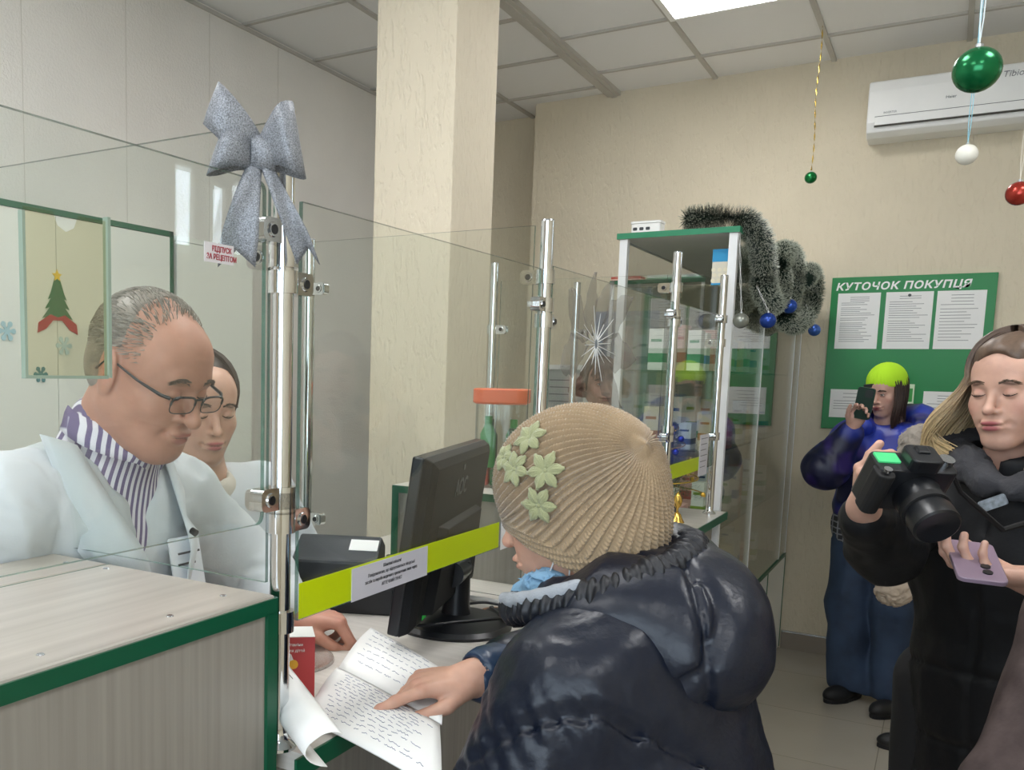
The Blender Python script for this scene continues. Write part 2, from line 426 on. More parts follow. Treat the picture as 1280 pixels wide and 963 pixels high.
def head(S, F, paint, male=False, lids=0.5, nose=1.0, jaw=1.0, lip='#b0625c', brow='#5a4436', browa=.7, smile=0.0, k=.012, old=0, ears=True, blush='#c98a78'):
    e = lambda c, r, R=None, k=.01, op=1: S.ell(F.p(c), np.array(r) * F.s, F.R if R is None else F.R @ R, k * F.s, op)
    c_ = lambda a, b, ra, rb, k=.01, op=1: S.cone(F.p(a), F.p(b), ra * F.s, rb * F.s, k * F.s, op)
    e((0, -.022, .032), (.075, .092, .082), k=.02)
    e((0, .02, -.02), (.064 * jaw, .066, .082), k=.03)
    e((0, .040, .042), (.058, .045, .048), k=.03)
    for s in (-1, 1):
        c_((s * .052 * jaw, -.005, -.055), (s * .018, .062, -.098), .018, .018, .03)
        e((s * .036, .056, -.028), (.026, .024, .026), k=.02)
        e((s * .022, .066, -.058), (.022, .018, .026), k=.02)
    e((0, .070, -.100), (.020 + .004 * male, .017, .016), k=.022)
    e((0, .078, -.062), (.026, .018, .020), k=.016)
    c_((-.030, .073, .018), (.030, .073, .018), .012 + .002 * male, .012 + .002 * male, .016)
    for s in (-1, 1):
        e((s * .0315, .097, .0005), (.0165, .017, .0115), k=.014, op=-1)
        e((s * .0305, .0735, .0), (.0138, .0138, .0128), k=.003)
    # nose
    n = nose
    c_((0, .079, .012), (0, .086 + .016 * n, -.030), .0065, .0090 * n, .009)
    e((0, .090 + .014 * n, -.034), (.0095 * n, .010 * n, .0085 * n), k=.006)
    for s in (-1, 1):
        e((s * .0115 * n, .086 + .004 * n, -.037), (.0070 * n, .0090, .0068), k=.005)
        e((s * .006, .092 + .005 * n, -.0445), (.0032, .0045, .003), k=.002, op=-1)
    # mouth
    e((0, .0935, -.0605), (.0235, .0085, .0052), k=.005)
    for s in (-1, 1): e((s * .008, .0955, -.0600), (.011, .0075, .0052), k=.004)
    e((0, .0925, -.0715), (.0195, .0088, .0064), k=.005)
    e((0, .102, -.0655), (.024, .010, .0012), k=.003, op=-1)
    for s in (-1, 1): e((s * .026, .086, -.0645 + .003 * smile), (.004, .005, .003), k=.006, op=-1)
    if smile or old:
        for s in (-1, 1): c_((s * .020, .098, -.042), (s * .036, .083, -.068), .0012 + .0012 * old, .0012, .010, -1)
    if ears:
        for s in (-1, 1):
            Re = rotm(0, 0, s * -18) @ rotm(10, 0, 0); eb = 1.18 if male else 1.0
            e((s * .077, -.012, -.008), (.0075, .018 * eb, .030 * eb), Re, k=.006)
            e((s * .0795, -.016, .004), (.006, .019 * eb, .020 * eb), Re, k=.004)
            e((s * .088, -.008, -.004), (.0075, .010, .017), Re, k=.005, op=-1)
    P = lambda c, r, col, a=1.0, soft=.4, R=None: paint.blob(F.p(c), np.array(r) * F.s, col, F.R if R is None else F.R @ R, a, soft)
    P((0, .100, -.0605), (.024, .016, .0058), lip, .85); P((0, .098, -.0715), (.021, .016, .0070), lip, .85)
    P((0, .104, -.0655), (.025, .020, .0012), '#4a1f1c', .7)
    for s in (-1, 1):
        P((s * .045, .070, -.030), (.026, .03, .024), blush, .45, .9)
        P((s * .031, .085, .020), (.020, .022, .0042), brow, browa, .5, rotm(0, s * 10, 0))
        if lids >= .6:
            P((s * .0305, .0875, -.0040), (.0145, .010, .0013), '#2b1c18', .95)
            P((s * .0305, .084, .006), (.015, .012, .007), blush, .35, .9)
        else:
            P((s * .0305, .087, .001), (.0125, .010, .0052), '#e8e2dc', .95, .3)
            P((s * .0305, .0880, .0005), (.0052, .010, .0054), '#3c2a20', 1, .3)
            P((s * .0305, .087, .0052), (.0145, .010, .0017), '#2b1c18', .9)
        if ears: P((s * .082, -.008, -.006), (.010, .016, .024), '#b86a5a', .35, .9)
    P((0, .104, -.036), (.013, .014, .011), blush, .6, .9)
def hand(S, W, u, n, t, curls, scale=1.0, thumb=None, spread=1.0, paint=None, wrist_r=.026, fingers=True, k=.006, nailc='#dcb3a3'):
    """W wrist, u wrist->knuckles, n palm normal, t towards thumb; curls = 4 tuples of joint angles (deg) index..little"""
    W = np.asarray(W, float); u = _n(u); n = np.asarray(n, float); n = _n(n - u * (n @ u)); t = np.asarray(t, float); t = _n(t - u * (t @ u) - n * (t @ n)); s = scale
    R = np.stack([t, u, n], 1)
    S.ell(W + u * .050 * s, np.array([.038, .052, .0150]) * s, R, .012)
    S.ell(W + u * .036 * s + t * .020 * s + n * .010 * s, np.array([.017, .032, .014]) * s, R, .012)
    S.ell(W + u * .045 * s - t * .024 * s + n * .006 * s, np.array([.014, .036, .012]) * s, R, .012)
    S.cone(W - u * .012 * s, W + u * .02 * s, wrist_r * s * .92, .020 * s, .02)
    tips = []
    L = [(.041, .025, .021), (.046, .029, .022), (.042, .027, .022), (.033, .020, .019)]; off = [.029, .010, -.010, -.028]; base = [.088, .092, .087, .078]
    for i in range(4):
        ang = 0; p = W + u * base[i] * s + t * off[i] * s - n * .001; sp = (off[i] * 4.0) * spread
        d0 = _n(u + t * sp); r = [.0094, .0086, .0078, .0070] if i < 3 else [.0082, .0074, .0068, .0060]
        S.cone(W + u * .045 * s + t * off[i] * .75 * s, p, .011 * s, r[0] * 1.08 * s, .008)
        for j in range(3):
            ang += math.radians(curls[i][j]); d = d0 * math.cos(ang) + n * math.sin(ang); q = p + d * L[i][j] * s
            S.cone(p, q, r[j] * s, r[j + 1] * s, .0028); S.ell(p, np.array([1, 1, 1]) * r[j] * 1.07 * s, None, .003)
            if paint is not None: paint.blob(p - n * .006 * s, r[j] * 1.3 * s, '#b5695a', None, .35, .9)
            p = q
        dn = -d0 * math.sin(ang) + n * math.cos(ang)
        if paint is not None: paint.blob(p - d * .003 * s - dn * r[3] * s * .95, np.array([r[3] * .95, .0085, .004]) * s, nailc, np.stack([t, d, dn], 1), .85, .35)
        tips.append(p)
    th = thumb or ((.55, .75, .35), (.35, .9, .30), (.2, .95, .2))
    p = W + u * .020 * s + t * .022 * s + n * .006 * s; rr = [.0150, .0118, .0102, .0085]; ll = [.042, .034, .027]
    for j in range(3):
        d = _n(t * th[j][0] + u * th[j][1] + n * th[j][2]); q = p + d * ll[j] * s; S.cone(p, q, rr[j] * s, rr[j + 1] * s, .006 if j == 0 else .003); p = q
    tips.append(p)
    if paint is not None:
        dn = _n(np.cross(np.cross(d, n), d)); paint.blob(p - dn * .008 * s, np.array([.007, .009, .004]) * s, nailc, None, .6, .4)
    return tips
def hair_tubes(name, strands, r, material, parent, n=5):
    mb = MB()
    for st in strands:
        m = len(st); rs = [r * (.55 + .45 * math.sin(PI * min(1, (i + .6) / m * .9))) * (1 - .65 * (i / (m - 1)) ** 3) for i in range(m)]
        mb.tube(st, rs, n)
    return mb.build(name, material, parent, True, auto=180)
# ------------------------------------------------------------------ wall and floor materials
def plaster(name, col, strength=.5, worm=True):
    m = mat(name, col, .75, var=.03, vscale=3); nt = m.node_tree; b = nt.nodes['Principled BSDF']; b.inputs['Specular IOR Level'].default_value = .3
    tc = nt.nodes.new('ShaderNodeTexCoord'); mp = nt.nodes.new('ShaderNodeMapping'); mp.inputs['Scale'].default_value = (1, 1, .28) if worm else (1, 1, 1)
    nt.links.new(tc.outputs['Object'], mp.inputs[0])
    n = nt.nodes.new('ShaderNodeTexNoise'); n.inputs['Scale'].default_value = 55 if worm else 90; n.inputs['Detail'].default_value = 2; n.inputs['Distortion'].default_value = .6
    nt.links.new(mp.outputs[0], n.inputs[0])
    r = nt.nodes.new('ShaderNodeValToRGB'); r.color_ramp.elements[0].position = .36; r.color_ramp.elements[1].position = .5 if worm else .7
    nt.links.new(n.outputs[0], r.inputs[0])
    bp = nt.nodes.new('ShaderNodeBump'); bp.inputs['Strength'].default_value = strength; bp.inputs['Distance'].default_value = .003
    nt.links.new(r.outputs[0], bp.inputs['Height']); nt.links.new(bp.outputs[0], b.inputs['Normal'])
    return m
M_backwall = plaster('beige_bark_plaster', '#d8cdb6', .55)
M_column = plaster('cream_bark_plaster', '#ded3be', .75)
M_leftwall = plaster('pale_wallpaper', '#e6e2dc', .35, False)
M_tile = mat('ceiling_tile', '#ebeae8', .9, bump=.2, bscale=300)
M_tbar = mat('ceiling_bar', '#bdb9b1', .7)
M_dark = mat('dark_gap', '#4a4844', .8)
M_base = mat('skirting_tile', '#8f8579', .35, bump=.1, bscale=40)
M_green = mat('green_edging', '#0c5a3e', .35)
M_green2 = mat('dark_green_edging', '#045036', .35)
M_chrome = mat('chrome', '#d8dadb', .07, 1.0)
M_steel = mat('brushed_steel', '#b9bcc0', .25, 1.0)
M_alu = mat('white_aluminium', '#eceef0', .3, .1)
M_black = mat('black_plastic', '#15171b', .35)
M_dgrey = mat('dark_grey_plastic', '#33373b', .4)
M_white = mat('white_plastic', '#eeeeec', .35)
M_paper = mat('paper', '#eeeeec', .8)
M_glass = glass_mat('clear_glass', (.978, .99, .981, 1), refl=.75)
M_glass2 = glass_mat('cabinet_glass', (.97, .985, .975, 1), refl=1.35)
M_gedge = mat('glass_edge', '#1d5a48', .15, alpha=1)

def wood_mat(name, c1, c2, scale=(60, 60, 1.6), rough=.45, bs=.15):
    m = bpy.data.materials.new(name); m.use_nodes = True; nt = m.node_tree; b = nt.nodes['Principled BSDF']; b.inputs['Roughness'].default_value = rough
    tc = nt.nodes.new('ShaderNodeTexCoord'); mp = nt.nodes.new('ShaderNodeMapping'); mp.inputs['Scale'].default_value = scale; nt.links.new(tc.outputs['Object'], mp.inputs[0])
    n = nt.nodes.new('ShaderNodeTexNoise'); n.inputs['Scale'].default_value = 1.6; n.inputs['Detail'].default_value = 5; nt.links.new(mp.outputs[0], n.inputs[0])
    r = nt.nodes.new('ShaderNodeValToRGB'); r.color_ramp.elements[0].position = .3; r.color_ramp.elements[1].position = .68
    r.color_ramp.elements[0].color = lin(c1); r.color_ramp.elements[1].color = lin(c2); nt.links.new(n.outputs[0], r.inputs[0]); nt.links.new(r.outputs[0], b.inputs['Base Color'])
    bp = nt.nodes.new('ShaderNodeBump'); bp.inputs['Strength'].default_value = bs; bp.inputs['Distance'].default_value = .001; nt.links.new(n.outputs[0], bp.inputs['Height']); nt.links.new(bp.outputs[0], b.inputs['Normal'])
    return m
M_wood_v = wood_mat('grey_ash_laminate', '#88837c', '#97928a')
M_wood_t = wood_mat('pale_ash_worktop', '#c6c0b8', '#d6d0c9', (3, 50, 50), .3, .05)
M_wood_y = wood_mat('pale_ash_top', '#a09a91', '#b0aaa1', (40, 1.4, 40), .3, .05)

def floor_material():
    m = bpy.data.materials.new('glossy_floor_tile'); m.use_nodes = True; nt = m.node_tree; b = nt.nodes['Principled BSDF']; b.inputs['Roughness'].default_value = .16
    tc = nt.nodes.new('ShaderNodeTexCoord'); mp = nt.nodes.new('ShaderNodeMapping'); mp.inputs['Location'].default_value = (.13, .22, 0); nt.links.new(tc.outputs['Object'], mp.inputs[0])
    br = nt.nodes.new('ShaderNodeTexBrick'); br.offset = 0; br.inputs['Scale'].default_value = 1; br.inputs['Brick Width'].default_value = .6; br.inputs['Row Height'].default_value = .6; br.inputs['Mortar Size'].default_value = .002
    br.inputs['Color1'].default_value = lin('#a9a296'); br.inputs['Color2'].default_value = lin('#a39c90'); br.inputs['Mortar'].default_value = lin('#857e73')
    nt.links.new(mp.outputs[0], br.inputs[0])
    n = nt.nodes.new('ShaderNodeTexNoise'); n.inputs['Scale'].default_value = 2.5; n.inputs['Detail'].default_value = 6; nt.links.new(tc.outputs['Object'], n.inputs[0])
    mr = nt.nodes.new('ShaderNodeMapRange'); mr.inputs[3].default_value = .9; mr.inputs[4].default_value = 1.1; nt.links.new(n.outputs[0], mr.inputs[0])
    mx = nt.nodes.new('ShaderNodeMix'); mx.data_type = 'RGBA'; mx.blend_type = 'MULTIPLY'; mx.inputs[0].default_value = 1
    nt.links.new(br.outputs[0], mx.inputs[6]); nt.links.new(mr.outputs[0], mx.inputs[7]); nt.links.new(mx.outputs[2], b.inputs['Base Color'])
    return m
# ------------------------------------------------------------------ room shell
CZ = 3.22; XL, XR, YB, YF = -3.08, 2.4, 5.64, -2.3
XC = -2.335                       # corner where the back wall steps back
mb = MB().b2((XL - .2, YF - .2, -.1), (XR + .2, YB + .5, 0)); struct('floor', mb, floor_material())
mb = MB().b2((XL - .2, YF - .2, CZ + .012), (XR + .2, YB + .5, CZ + .15)); struct('ceiling', mb, M_tile)
# suspended grid bars
mb = MB()
for x in (-1.255, -.655, -.055, .545, 1.145, 1.745, -2.455): mb.b2((x - .012, YF, CZ), (x + .012, YB + .3, CZ + .014))
for y in np.arange(-2.0, 5.6, .6):
    mb.b2((-1.80, y + .03 - .012, CZ + .001), (XR, y + .03 + .012, CZ + .013))
for y in np.arange(-1.73, 5.9, .6):
    mb.b2((XL, y - .012, CZ + .001), (-1.87, y + .012, CZ + .013))
struct('trim_1', mb, M_tbar)
mb = MB(); mb.b2((-1.875, YF, CZ - .012), (-1.795, YB + .02, CZ + .012)); mb.b2((-1.85, YF, CZ - .02), (-1.82, YB, CZ - .012)); struct('trim_2', mb, M_tbar)
mb = MB().b2((XC, YB, 0), (XR + .2, YB + .12, CZ + .012)).b2((XC, YB + .1201, 0), (XC + .12, YB + .3, CZ + .012)).b2((XL - .2, 5.9, 0), (XC + .1, 6.0, CZ + .012))
struct('wall_back', mb, M_backwall)
mb = MB().b2((XL - .12, YF - .2, 0), (XL, 5.9, CZ + .012)); struct('wall_left', mb, M_leftwall)
mb = MB()
for y0, y1, z0, z1 in ((YF - .2, 3.55, 0, CZ + .012), (5.1, YB + .1, 0, CZ + .012), (3.55, 5.1, 0, 2.2), (3.55, 5.1, 2.78, CZ + .012)): mb.b2((XR, y0, z0), (XR + .25, y1, z1))
struct('wall_right', mb, M_backwall)
mb = MB()
for x0, x1, z0, z1 in ((XL - .2, -1.2, 0, CZ + .012), (2.0, XR + .2, 0, CZ + .012), (-1.2, 2.0, 0, .8), (-1.2, 2.0, 2.8, CZ + .012)): mb.b2((x0, YF - .25, z0), (x1, YF, z1))
struct('wall_front', mb, M_backwall)
w = thing('added_front_window', None, None, (.4, YF - .12, .8)); w['kind'] = 'structure'  # unseen window, added to go with the fill light behind the camera
mb = MB()
for a, b in (((-1.2, .8), (2.0, .87)), ((-1.2, 2.73), (2.0, 2.8)), ((-1.2, .87), (-1.13, 2.73)), ((1.93, .87), (2.0, 2.73)), ((.36, .87), (.43, 2.73))): mb.b2((a[0], YF - .16, a[1]), (b[0], YF - .09, b[1]))
mb.build('window_frame', M_white, w)
MB().b2((-1.13, YF - .13, .87), (1.93, YF - .122, 2.73)).build('window_pane', M_glass, w)
mb = MB().b2((-1.94, 3.10, 0), (-1.60, 3.46, CZ + .012)); struct('column', mb, M_column, bevel=.004)
mb = MB().mat(0).b2((-.70, YB - .012, 0), (XR, YB, .097)).mat(1).b2((-.70, YB - .014, .097), (XR, YB, .105)); struct('baseboard_back', mb, [M_base, M_steel])
# ceiling cornice line on the left wall and wallpaper seams
mb = MB().b2((XL, YF, CZ - .016), (XL + .012, 5.9, CZ)); struct('trim_3', mb, M_tbar)
mb = MB()
for y in (-.4, 1.3, 1.83, 2.36, 2.89, 3.42, 3.95): mb.b2((XL, y, 0), (XL + .0012, y + .003, CZ - .02))
struct('trim_4', mb, mat('wallpaper_seam', '#cbc6bd', .8))
# window in the customer side wall, seen only as a reflection
w = thing('window_1', None, None, (XR + .12, 4.3, 2.2)); w['kind'] = 'structure'
mb = MB()
for a, b in (((2.46, 3.55, 2.2), (2.54, 5.1, 2.26)), ((2.46, 3.55, 2.71), (2.54, 5.1, 2.78)), ((2.46, 3.55, 2.2), (2.54, 3.62, 2.78)), ((2.46, 5.03, 2.2), (2.54, 5.1, 2.78)), ((2.46, 4.29, 2.2), (2.54, 4.36, 2.78))): mb.b2(a, b)
mb.build('window_frame', M_white, w)
MB().b2((2.495, 3.6, 2.25), (2.503, 5.05, 2.74)).build('window_pane', M_glass, w)
M_curtain = mat('pale_curtain', '#d9d6cc', .9)
mb = MB()
def drape(y0, y1, seed):
    n = 40; rows = []
    for z in np.linspace(2.1, 2.85, 4):
        rows.append([(2.36 + .018 * math.sin(i * 1.4 + seed + z * .3), y0 + (y1 - y0) * i / n + .012 * math.sin(z * 2.1 + seed), z) for i in range(n + 1)])
    mb.grid(rows)
cur = thing('vertical_blind', 'pale fabric curtain strips hanging in front of the side window', 'curtain', (2.36, 4.3, 2.1))
for a, b, s in ((3.5, 3.93, 0), (4.06, 4.19, 1), (4.32, 4.40, 2), (4.48, 5.15, 3)): drape(a, b, s)
mb.build('fabric', M_curtain, cur, True, solid=.002)
# bare trees outside the window
M_bark = mat('bark', '#4d4640', .9, bump=.4, bscale=30)
def bare_tree(x, y, seed, label):
    rnd = random.Random(seed); t = MB()
    def br(p, d, l, r, dep):
        q = p + d * l; t.tube([p, (p + q) / 2 + V3(rnd.uniform(-1, 1), rnd.uniform(-1, 1), 0) * l * .06, q], [r, r * .85, r * .7], 6)
        if dep:
            for _ in range(3):
                nd = (d + V3(rnd.uniform(-1, 1), rnd.uniform(-1, 1), rnd.uniform(-.1, .7)) * .75).normalized(); br(q, nd, l * .72, r * .62, dep - 1)
    br(V3(x, y, -.2), V3(0, 0, 1), 1.6, .09, 4)
    o = t.build('bare_tree', M_bark, None, True); tag(o, label, 'tree')
bare_tree(6.2, 6.6, 3, 'leafless tree outside the side window, nearer one'); bare_tree(7.4, 8.4, 9, 'leafless tree outside the side window, farther one')
MB().b2((XR + .25, 0, -.3), (14, 14, -.2)).build('ground_outside', mat('snowy_ground', '#c9ccd0', .9), None)['kind'] = 'structure'

# ------------------------------------------------------------------ LED ceiling panels
M_led = mat('led_diffuser', '#ffffff', .5, emit=LED_STRENGTH)
def led(x, y, label):
    t = thing('ceiling_light', label, 'ceiling light', (x, y, CZ), 'LED panels in the ceiling grid')
    MB().b2((x - .27, y - .27, CZ - .004), (x + .27, y + .27, CZ + .008)).build('diffuser', M_led, t)
    m = MB()
    for a, b in (((-.297, -.297), (.297, -.27)), ((-.297, .27), (.297, .297)), ((-.297, -.27), (-.27, .27)), ((.27, -.27), (.297, .27))): m.b2((x + a[0], y + a[1], CZ - .009), (x + b[0], y + b[1], CZ + .008))
    m.build('frame', M_white, t)
led(-.955, 4.33, 'bright square LED panel in the ceiling above the tall glass cabinet')
led(-.955, 1.93, 'square LED panel above the pharmacy counter'); led(.845, 1.93, 'square LED panel above the customers')
led(-.955, -.47, 'square LED panel at the near end of the counter'); led(-2.155, .97, 'square LED panel above the staff side'); led(.845, -.47, 'square LED panel at the near end of the customer area')
# ------------------------------------------------------------------ storage cupboards behind the staff
def cupboard(y0, y1, top, label, seams, gtop=True, gside=True, x=-2.6, group=None):
    t = thing('storage_cupboard', label, 'cupboard', ((XL + x) / 2, (y0 + y1) / 2, 0), group)
    MB().b2((XL + .01, y0, 0), (x - .02, y1, top - .02)).build('body', M_cup, t)
    ys = [y0] + seams + [y1]
    for a, b in zip(ys[:-1], ys[1:]): MB().b2((x - .02, a + .0015, .08), (x, b - .0015, top - .022)).build('door', M_cup, t)
    MB().b2((XL + .01, y0, top - .02), (x + .003, y1, top)).build('top_board', M_green if gtop else M_cup, t)
    if gside: MB().b2((XL + .01, y1 - .014, 0), (x + .003, y1 + .004, top)).build('side_board', M_green2, t)
    return t
M_cup = mat('pale_laminate', '#dedfd6', .5, bump=.08, bscale=50)
cupboard(.2, 2.675, 2.06, 'tall pale cupboard with green top edge behind the older pharmacist', [.84, 1.48, 2.115])
cupboard(2.70, 3.17, 2.05, 'narrow pale cupboard beside the green edged one', [], False, False)
# door stickers (flat, on the cupboard doors)
def ontile(y, z): return frame3((-2.598, y, z), (0, 1, 0), (0, 0, 1), (1, 0, 0))
def disc(m, T, cx, cy, r, n=20, h=.0012):
    m.prism([(cx + r * math.cos(2 * PI * i / n), cy + r * math.sin(2 * PI * i / n)) for i in range(n)], 0, h, T)
def star_poly(r1, r2, n=5, a0=PI / 2, cx=0, cy=0):
    return [(cx + (r1 if i % 2 == 0 else r2) * math.cos(a0 + PI * i / n), cy + (r1 if i % 2 == 0 else r2) * math.sin(a0 + PI * i / n)) for i in range(2 * n)]
t = thing('tree_sticker', 'green Christmas tree sticker with red ribbon on the cupboard door', 'sticker', (-2.598, 2.12, 1.74)); T = ontile(2.115, 1.745)
m = MB()
for i, (w_, z_) in enumerate(((.065, -.055), (.052, -.022), (.040, .010), (.026, .038))): m.prism([(-w_, z_), (-w_ * .5, z_ + .008), (0, z_), (w_ * .5, z_ + .008), (w_, z_), (w_ * .35, z_ + .05), (-w_ * .35, z_ + .05)], 0, .0012 + .0002 * i, T)
m.build('foliage', mat('sticker_green', '#2e6b45', .4), t)
MB().prism(star_poly(.022, .010, cy=.092), 0, .002, T).build('star', mat('sticker_yellow', '#e8c33c', .4), t)
MB().prism([(-.085, -.105), (-.05, -.09), (-.02, -.06), (.02, -.06), (.05, -.09), (.085, -.105), (.08, -.07), (.03, -.04), (0, -.05), (-.03, -.04), (-.08, -.07)], 0, .0022, T).build('ribbon', mat('sticker_red', '#a8343a', .4), t)
def flake(y, z, r, col, label):
    T = ontile(y, z); m = MB()
    for k in range(6):
        a = PI * k / 3; R = T @ Matrix.Rotation(a, 4, 'Z'); m.prism([(0, -.12 * r), (r * .75, -.16 * r), (r, 0), (r * .75, .16 * r), (0, .12 * r)], 0, .0012 + .0001 * k, R); disc(m, R, r * .72, 0, r * .26, 8, .0014 + .0001 * k)
    tag(m.build('snowflake_sticker', mat('sticker_' + col[1:], col, .5), None), label, 'sticker')
flake(1.91, 1.64, .036, '#9fc0c6', 'pale blue snowflake sticker at the left edge of the cupboard'); flake(2.14, 1.60, .036, '#b9cfd0', 'faint snowflake sticker below the tree sticker')
flake(2.04, 1.50, .030, '#3f7f86', 'dark teal snowflake sticker, lowest on the cupboard door')
tag(MB().prism(star_poly(.05, .02, a0=1.3), 0, .0015, ontile(2.39, 1.72)).build('star_sticker', mat('sticker_yellow', '#e8c33c', .4), None), 'golden star sticker behind the balding man\'s head', 'sticker')

# ------------------------------------------------------------------ front counter
ZC = 1.03; XG = -.715
t = thing('service_counter', 'long pale laminate service counter with green front edge', 'counter', (-1.0, 2.2, 0))
wpoly = [(-.672, .93), (-.672, 3.64), (-1.42, 3.64), (-1.42, 1.76), (-1.17, 1.76), (-1.17, .93)]
MB().prism(wpoly, ZC - .028, ZC).build('worktop', M_wood_t, t)
MB().b2((-.672, .91, ZC - .028), (-.668, 3.64, ZC)).b2((-1.42, 3.64, ZC - .028), (-.668, 3.645, ZC)).build('edge_strip', M_green, t)
MB().b2((-.73, .93, .08), (-.712, 3.60, ZC - .028)).build('front_panel', M_wood_v, t)
for y, xb in ((3.585, -1.36), (.945, -1.14), (2.2, -1.36)): MB().b2((xb, y, 0), (-.73, y + .016, ZC - .028)).build('side_panel', M_wood_v, t)
# near cabinet with green edging
CT = 1.245
t = thing('display_cabinet', 'ash laminate cabinet with dark green edging in the left foreground', 'cabinet', (-.92, .2, 0))
mb = MB(); mb.mat(0).b2((-1.13, -.55, .02), (-.703, .888, CT - .022)); mb.build('body', M_wood_v, t)
for a_, b_ in ((-1.0075, -.701), (-1.13, -1.0105)): MB().b2((a_, -.55, CT - .022), (b_, .905, CT)).build('top_board', M_wood_y, t, bevel=.004)
mb = MB(); mb.b2((-.7015, -.55, CT - .023), (-.698, .906, CT - .0035)); mb.b2((-.7035, .886, 0), (-.698, .906, CT - .022)); mb.b2((-1.13, .888, 0), (-.6985, .9065, CT - .022)); mb.b2((-1.011, -.55, CT - .012), (-1.007, .906, CT - .0012)); mb.b2((-1.131, .905, CT - .023), (-.70, .9075, CT - .003)); mb.build('edge_strip', M_green2, t)
for i, (x, y) in enumerate(((-.735, .57), (-.735, .75), (-.735, .33), (-.75, .86), (-.985, .878), (-.985, .62), (-1.06, .87))):
    MB().lathe([(.0001, .0012), (.0035, .0012), (.0045, .0002), (.0045, -.001)], (x, y, CT), None, 12).build('screw', M_steel, t)
# cabinet on the counter behind the monitor
t = thing('counter_cabinet', 'low cabinet with dark green edging on the counter behind the monitor', 'cabinet', (-.95, 2.2, ZC))
y0, y1, x0, x1 = 2.00, 2.44, -1.175, -.745
mb = MB(); mb.b2((x0, y0, ZC), (x0 + .018, y1, CT - .018)); mb.b2((x1 - .018, y0, ZC), (x1, y1, CT - .018)); mb.b2((x0 + .018, y1 - .012, ZC), (x1 - .018, y1, CT - .018)); mb.b2((x0 + .018, y0 + .01, ZC), (x1 - .018, y0 + .02, CT - .018)); mb.build('body', M_wood_v, t)
MB().b2((x0, y0, CT - .018), (x1, y1, CT)).build('top_board', M_wood_t, t)
mb = MB(); mb.b2((x0 - .001, y0 - .002, CT - .019), (x1 + .001, y0, CT - .001)); mb.b2((x0 - .001, y0 - .002, ZC), (x0 + .018, y0, CT - .019)); mb.b2((x1 - .018, y0 - .002, ZC), (x1 + .001, y0, CT - .019)); mb.b2((x1, y0, CT - .019), (x1 + .002, y1, CT - .001)); mb.build('edge_strip', M_green2, t)

# ------------------------------------------------------------------ glass screen: posts, clamps, panes
PR = .0135
def clamp(m, x, y, z, dx, dy, far=False):
    # pill shaped clamp: collar round the post + jaw reaching along (dx,dy)
    m.cyl((x, y, z - .014), (x, y, z + .014), PR + .0055, n=24)
    u = V3(dx, dy, 0); w_ = V3(-dy, dx, 0); R = Matrix((u, w_, V3(0, 0, 1))).transposed()
    c = V3(x, y, z) + u * .030
    m.rbox(c, (.044, .020, .029), .009, R, 4, 1)
    for s in (-1, 1):
        m.cyl(c + u * .004 + w_ * s * .0100, c + u * .004 + w_ * s * .0125, .0095, .0085, 18)
def post(y, top, label, cl, x=XG, z0=ZC, r=PR, base=True):
    t = thing('chrome_post', label, 'post', (x, y, z0), 'chrome posts of the glass screen')
    MB().cyl((x, y, z0 + .004), (x, y, top), r, n=28).build('pole', M_chrome, t, True)
    MB().lathe([(r * .98, 0), (r * .9, .003), (.0001, .0036)], (x, y, top), None, 24).build('end_cap', M_steel, t, True)
    if base: MB().lathe([(.024, 0), (.024, .004), (.017, .010), (r * 1.02, .014), (r * 1.02, .03)], (x, y, z0), None, 28).build('base_flange', M_chrome, t, True)
    for z, dx, dy in cl:
        m = MB(); clamp(m, x, y, z, dx, dy); c = m.build('clamp', M_chrome, t, True, auto=30)
        u = V3(dx, dy, 0); w_ = V3(-dy, dx, 0); q = V3(x, y, z) + u * .034
        for s in (-1, 1): MB().cyl(q + w_ * s * .0125, q + w_ * s * .0133, .0060, .0060, 14).build('clamp_screw', M_black, c, True)
    return t
post(.932, 1.848, 'tall chrome post with the silver bow', [(1.700, 0, -1), (1.672, -1, 0), (1.640, 0, 1), (1.367, 0, -1), (1.335, 0, 1), (1.36, -1, 0), (1.203, -1, 0)])
post(1.815, 1.843, 'chrome post rising behind the knitted hat', [(1.731, -1, 0), (1.674, 0, -1), (1.642, 0, 1), (1.33, -1, 0), (1.30, 0, -1)])
post(2.868, 1.903, 'chrome post in front of the tall cabinet\'s left side', [(1.80, -1, 0), (1.72, 0, -1), (1.70, 0, 1), (1.37, 0, 1), (1.35, 0, -1)])
post(3.545, 1.90, 'chrome post at the far end of the counter beside the little tree', [(1.745, 0, -1), (1.66, -1, 0), (1.32, 0, -1)])
post(1.86, 1.848, 'inner chrome post behind the older pharmacist\'s window', [(1.73, 1, 0), (1.16, 1, 0)], x=-1.345)
post(2.868, 1.898, 'inner chrome post left of the framed poster', [(1.68, 1, 0)], x=-1.31)
post(3.57, 1.896, 'inner chrome post above the brown haired woman', [(1.70, 1, 0)], x=-1.272)

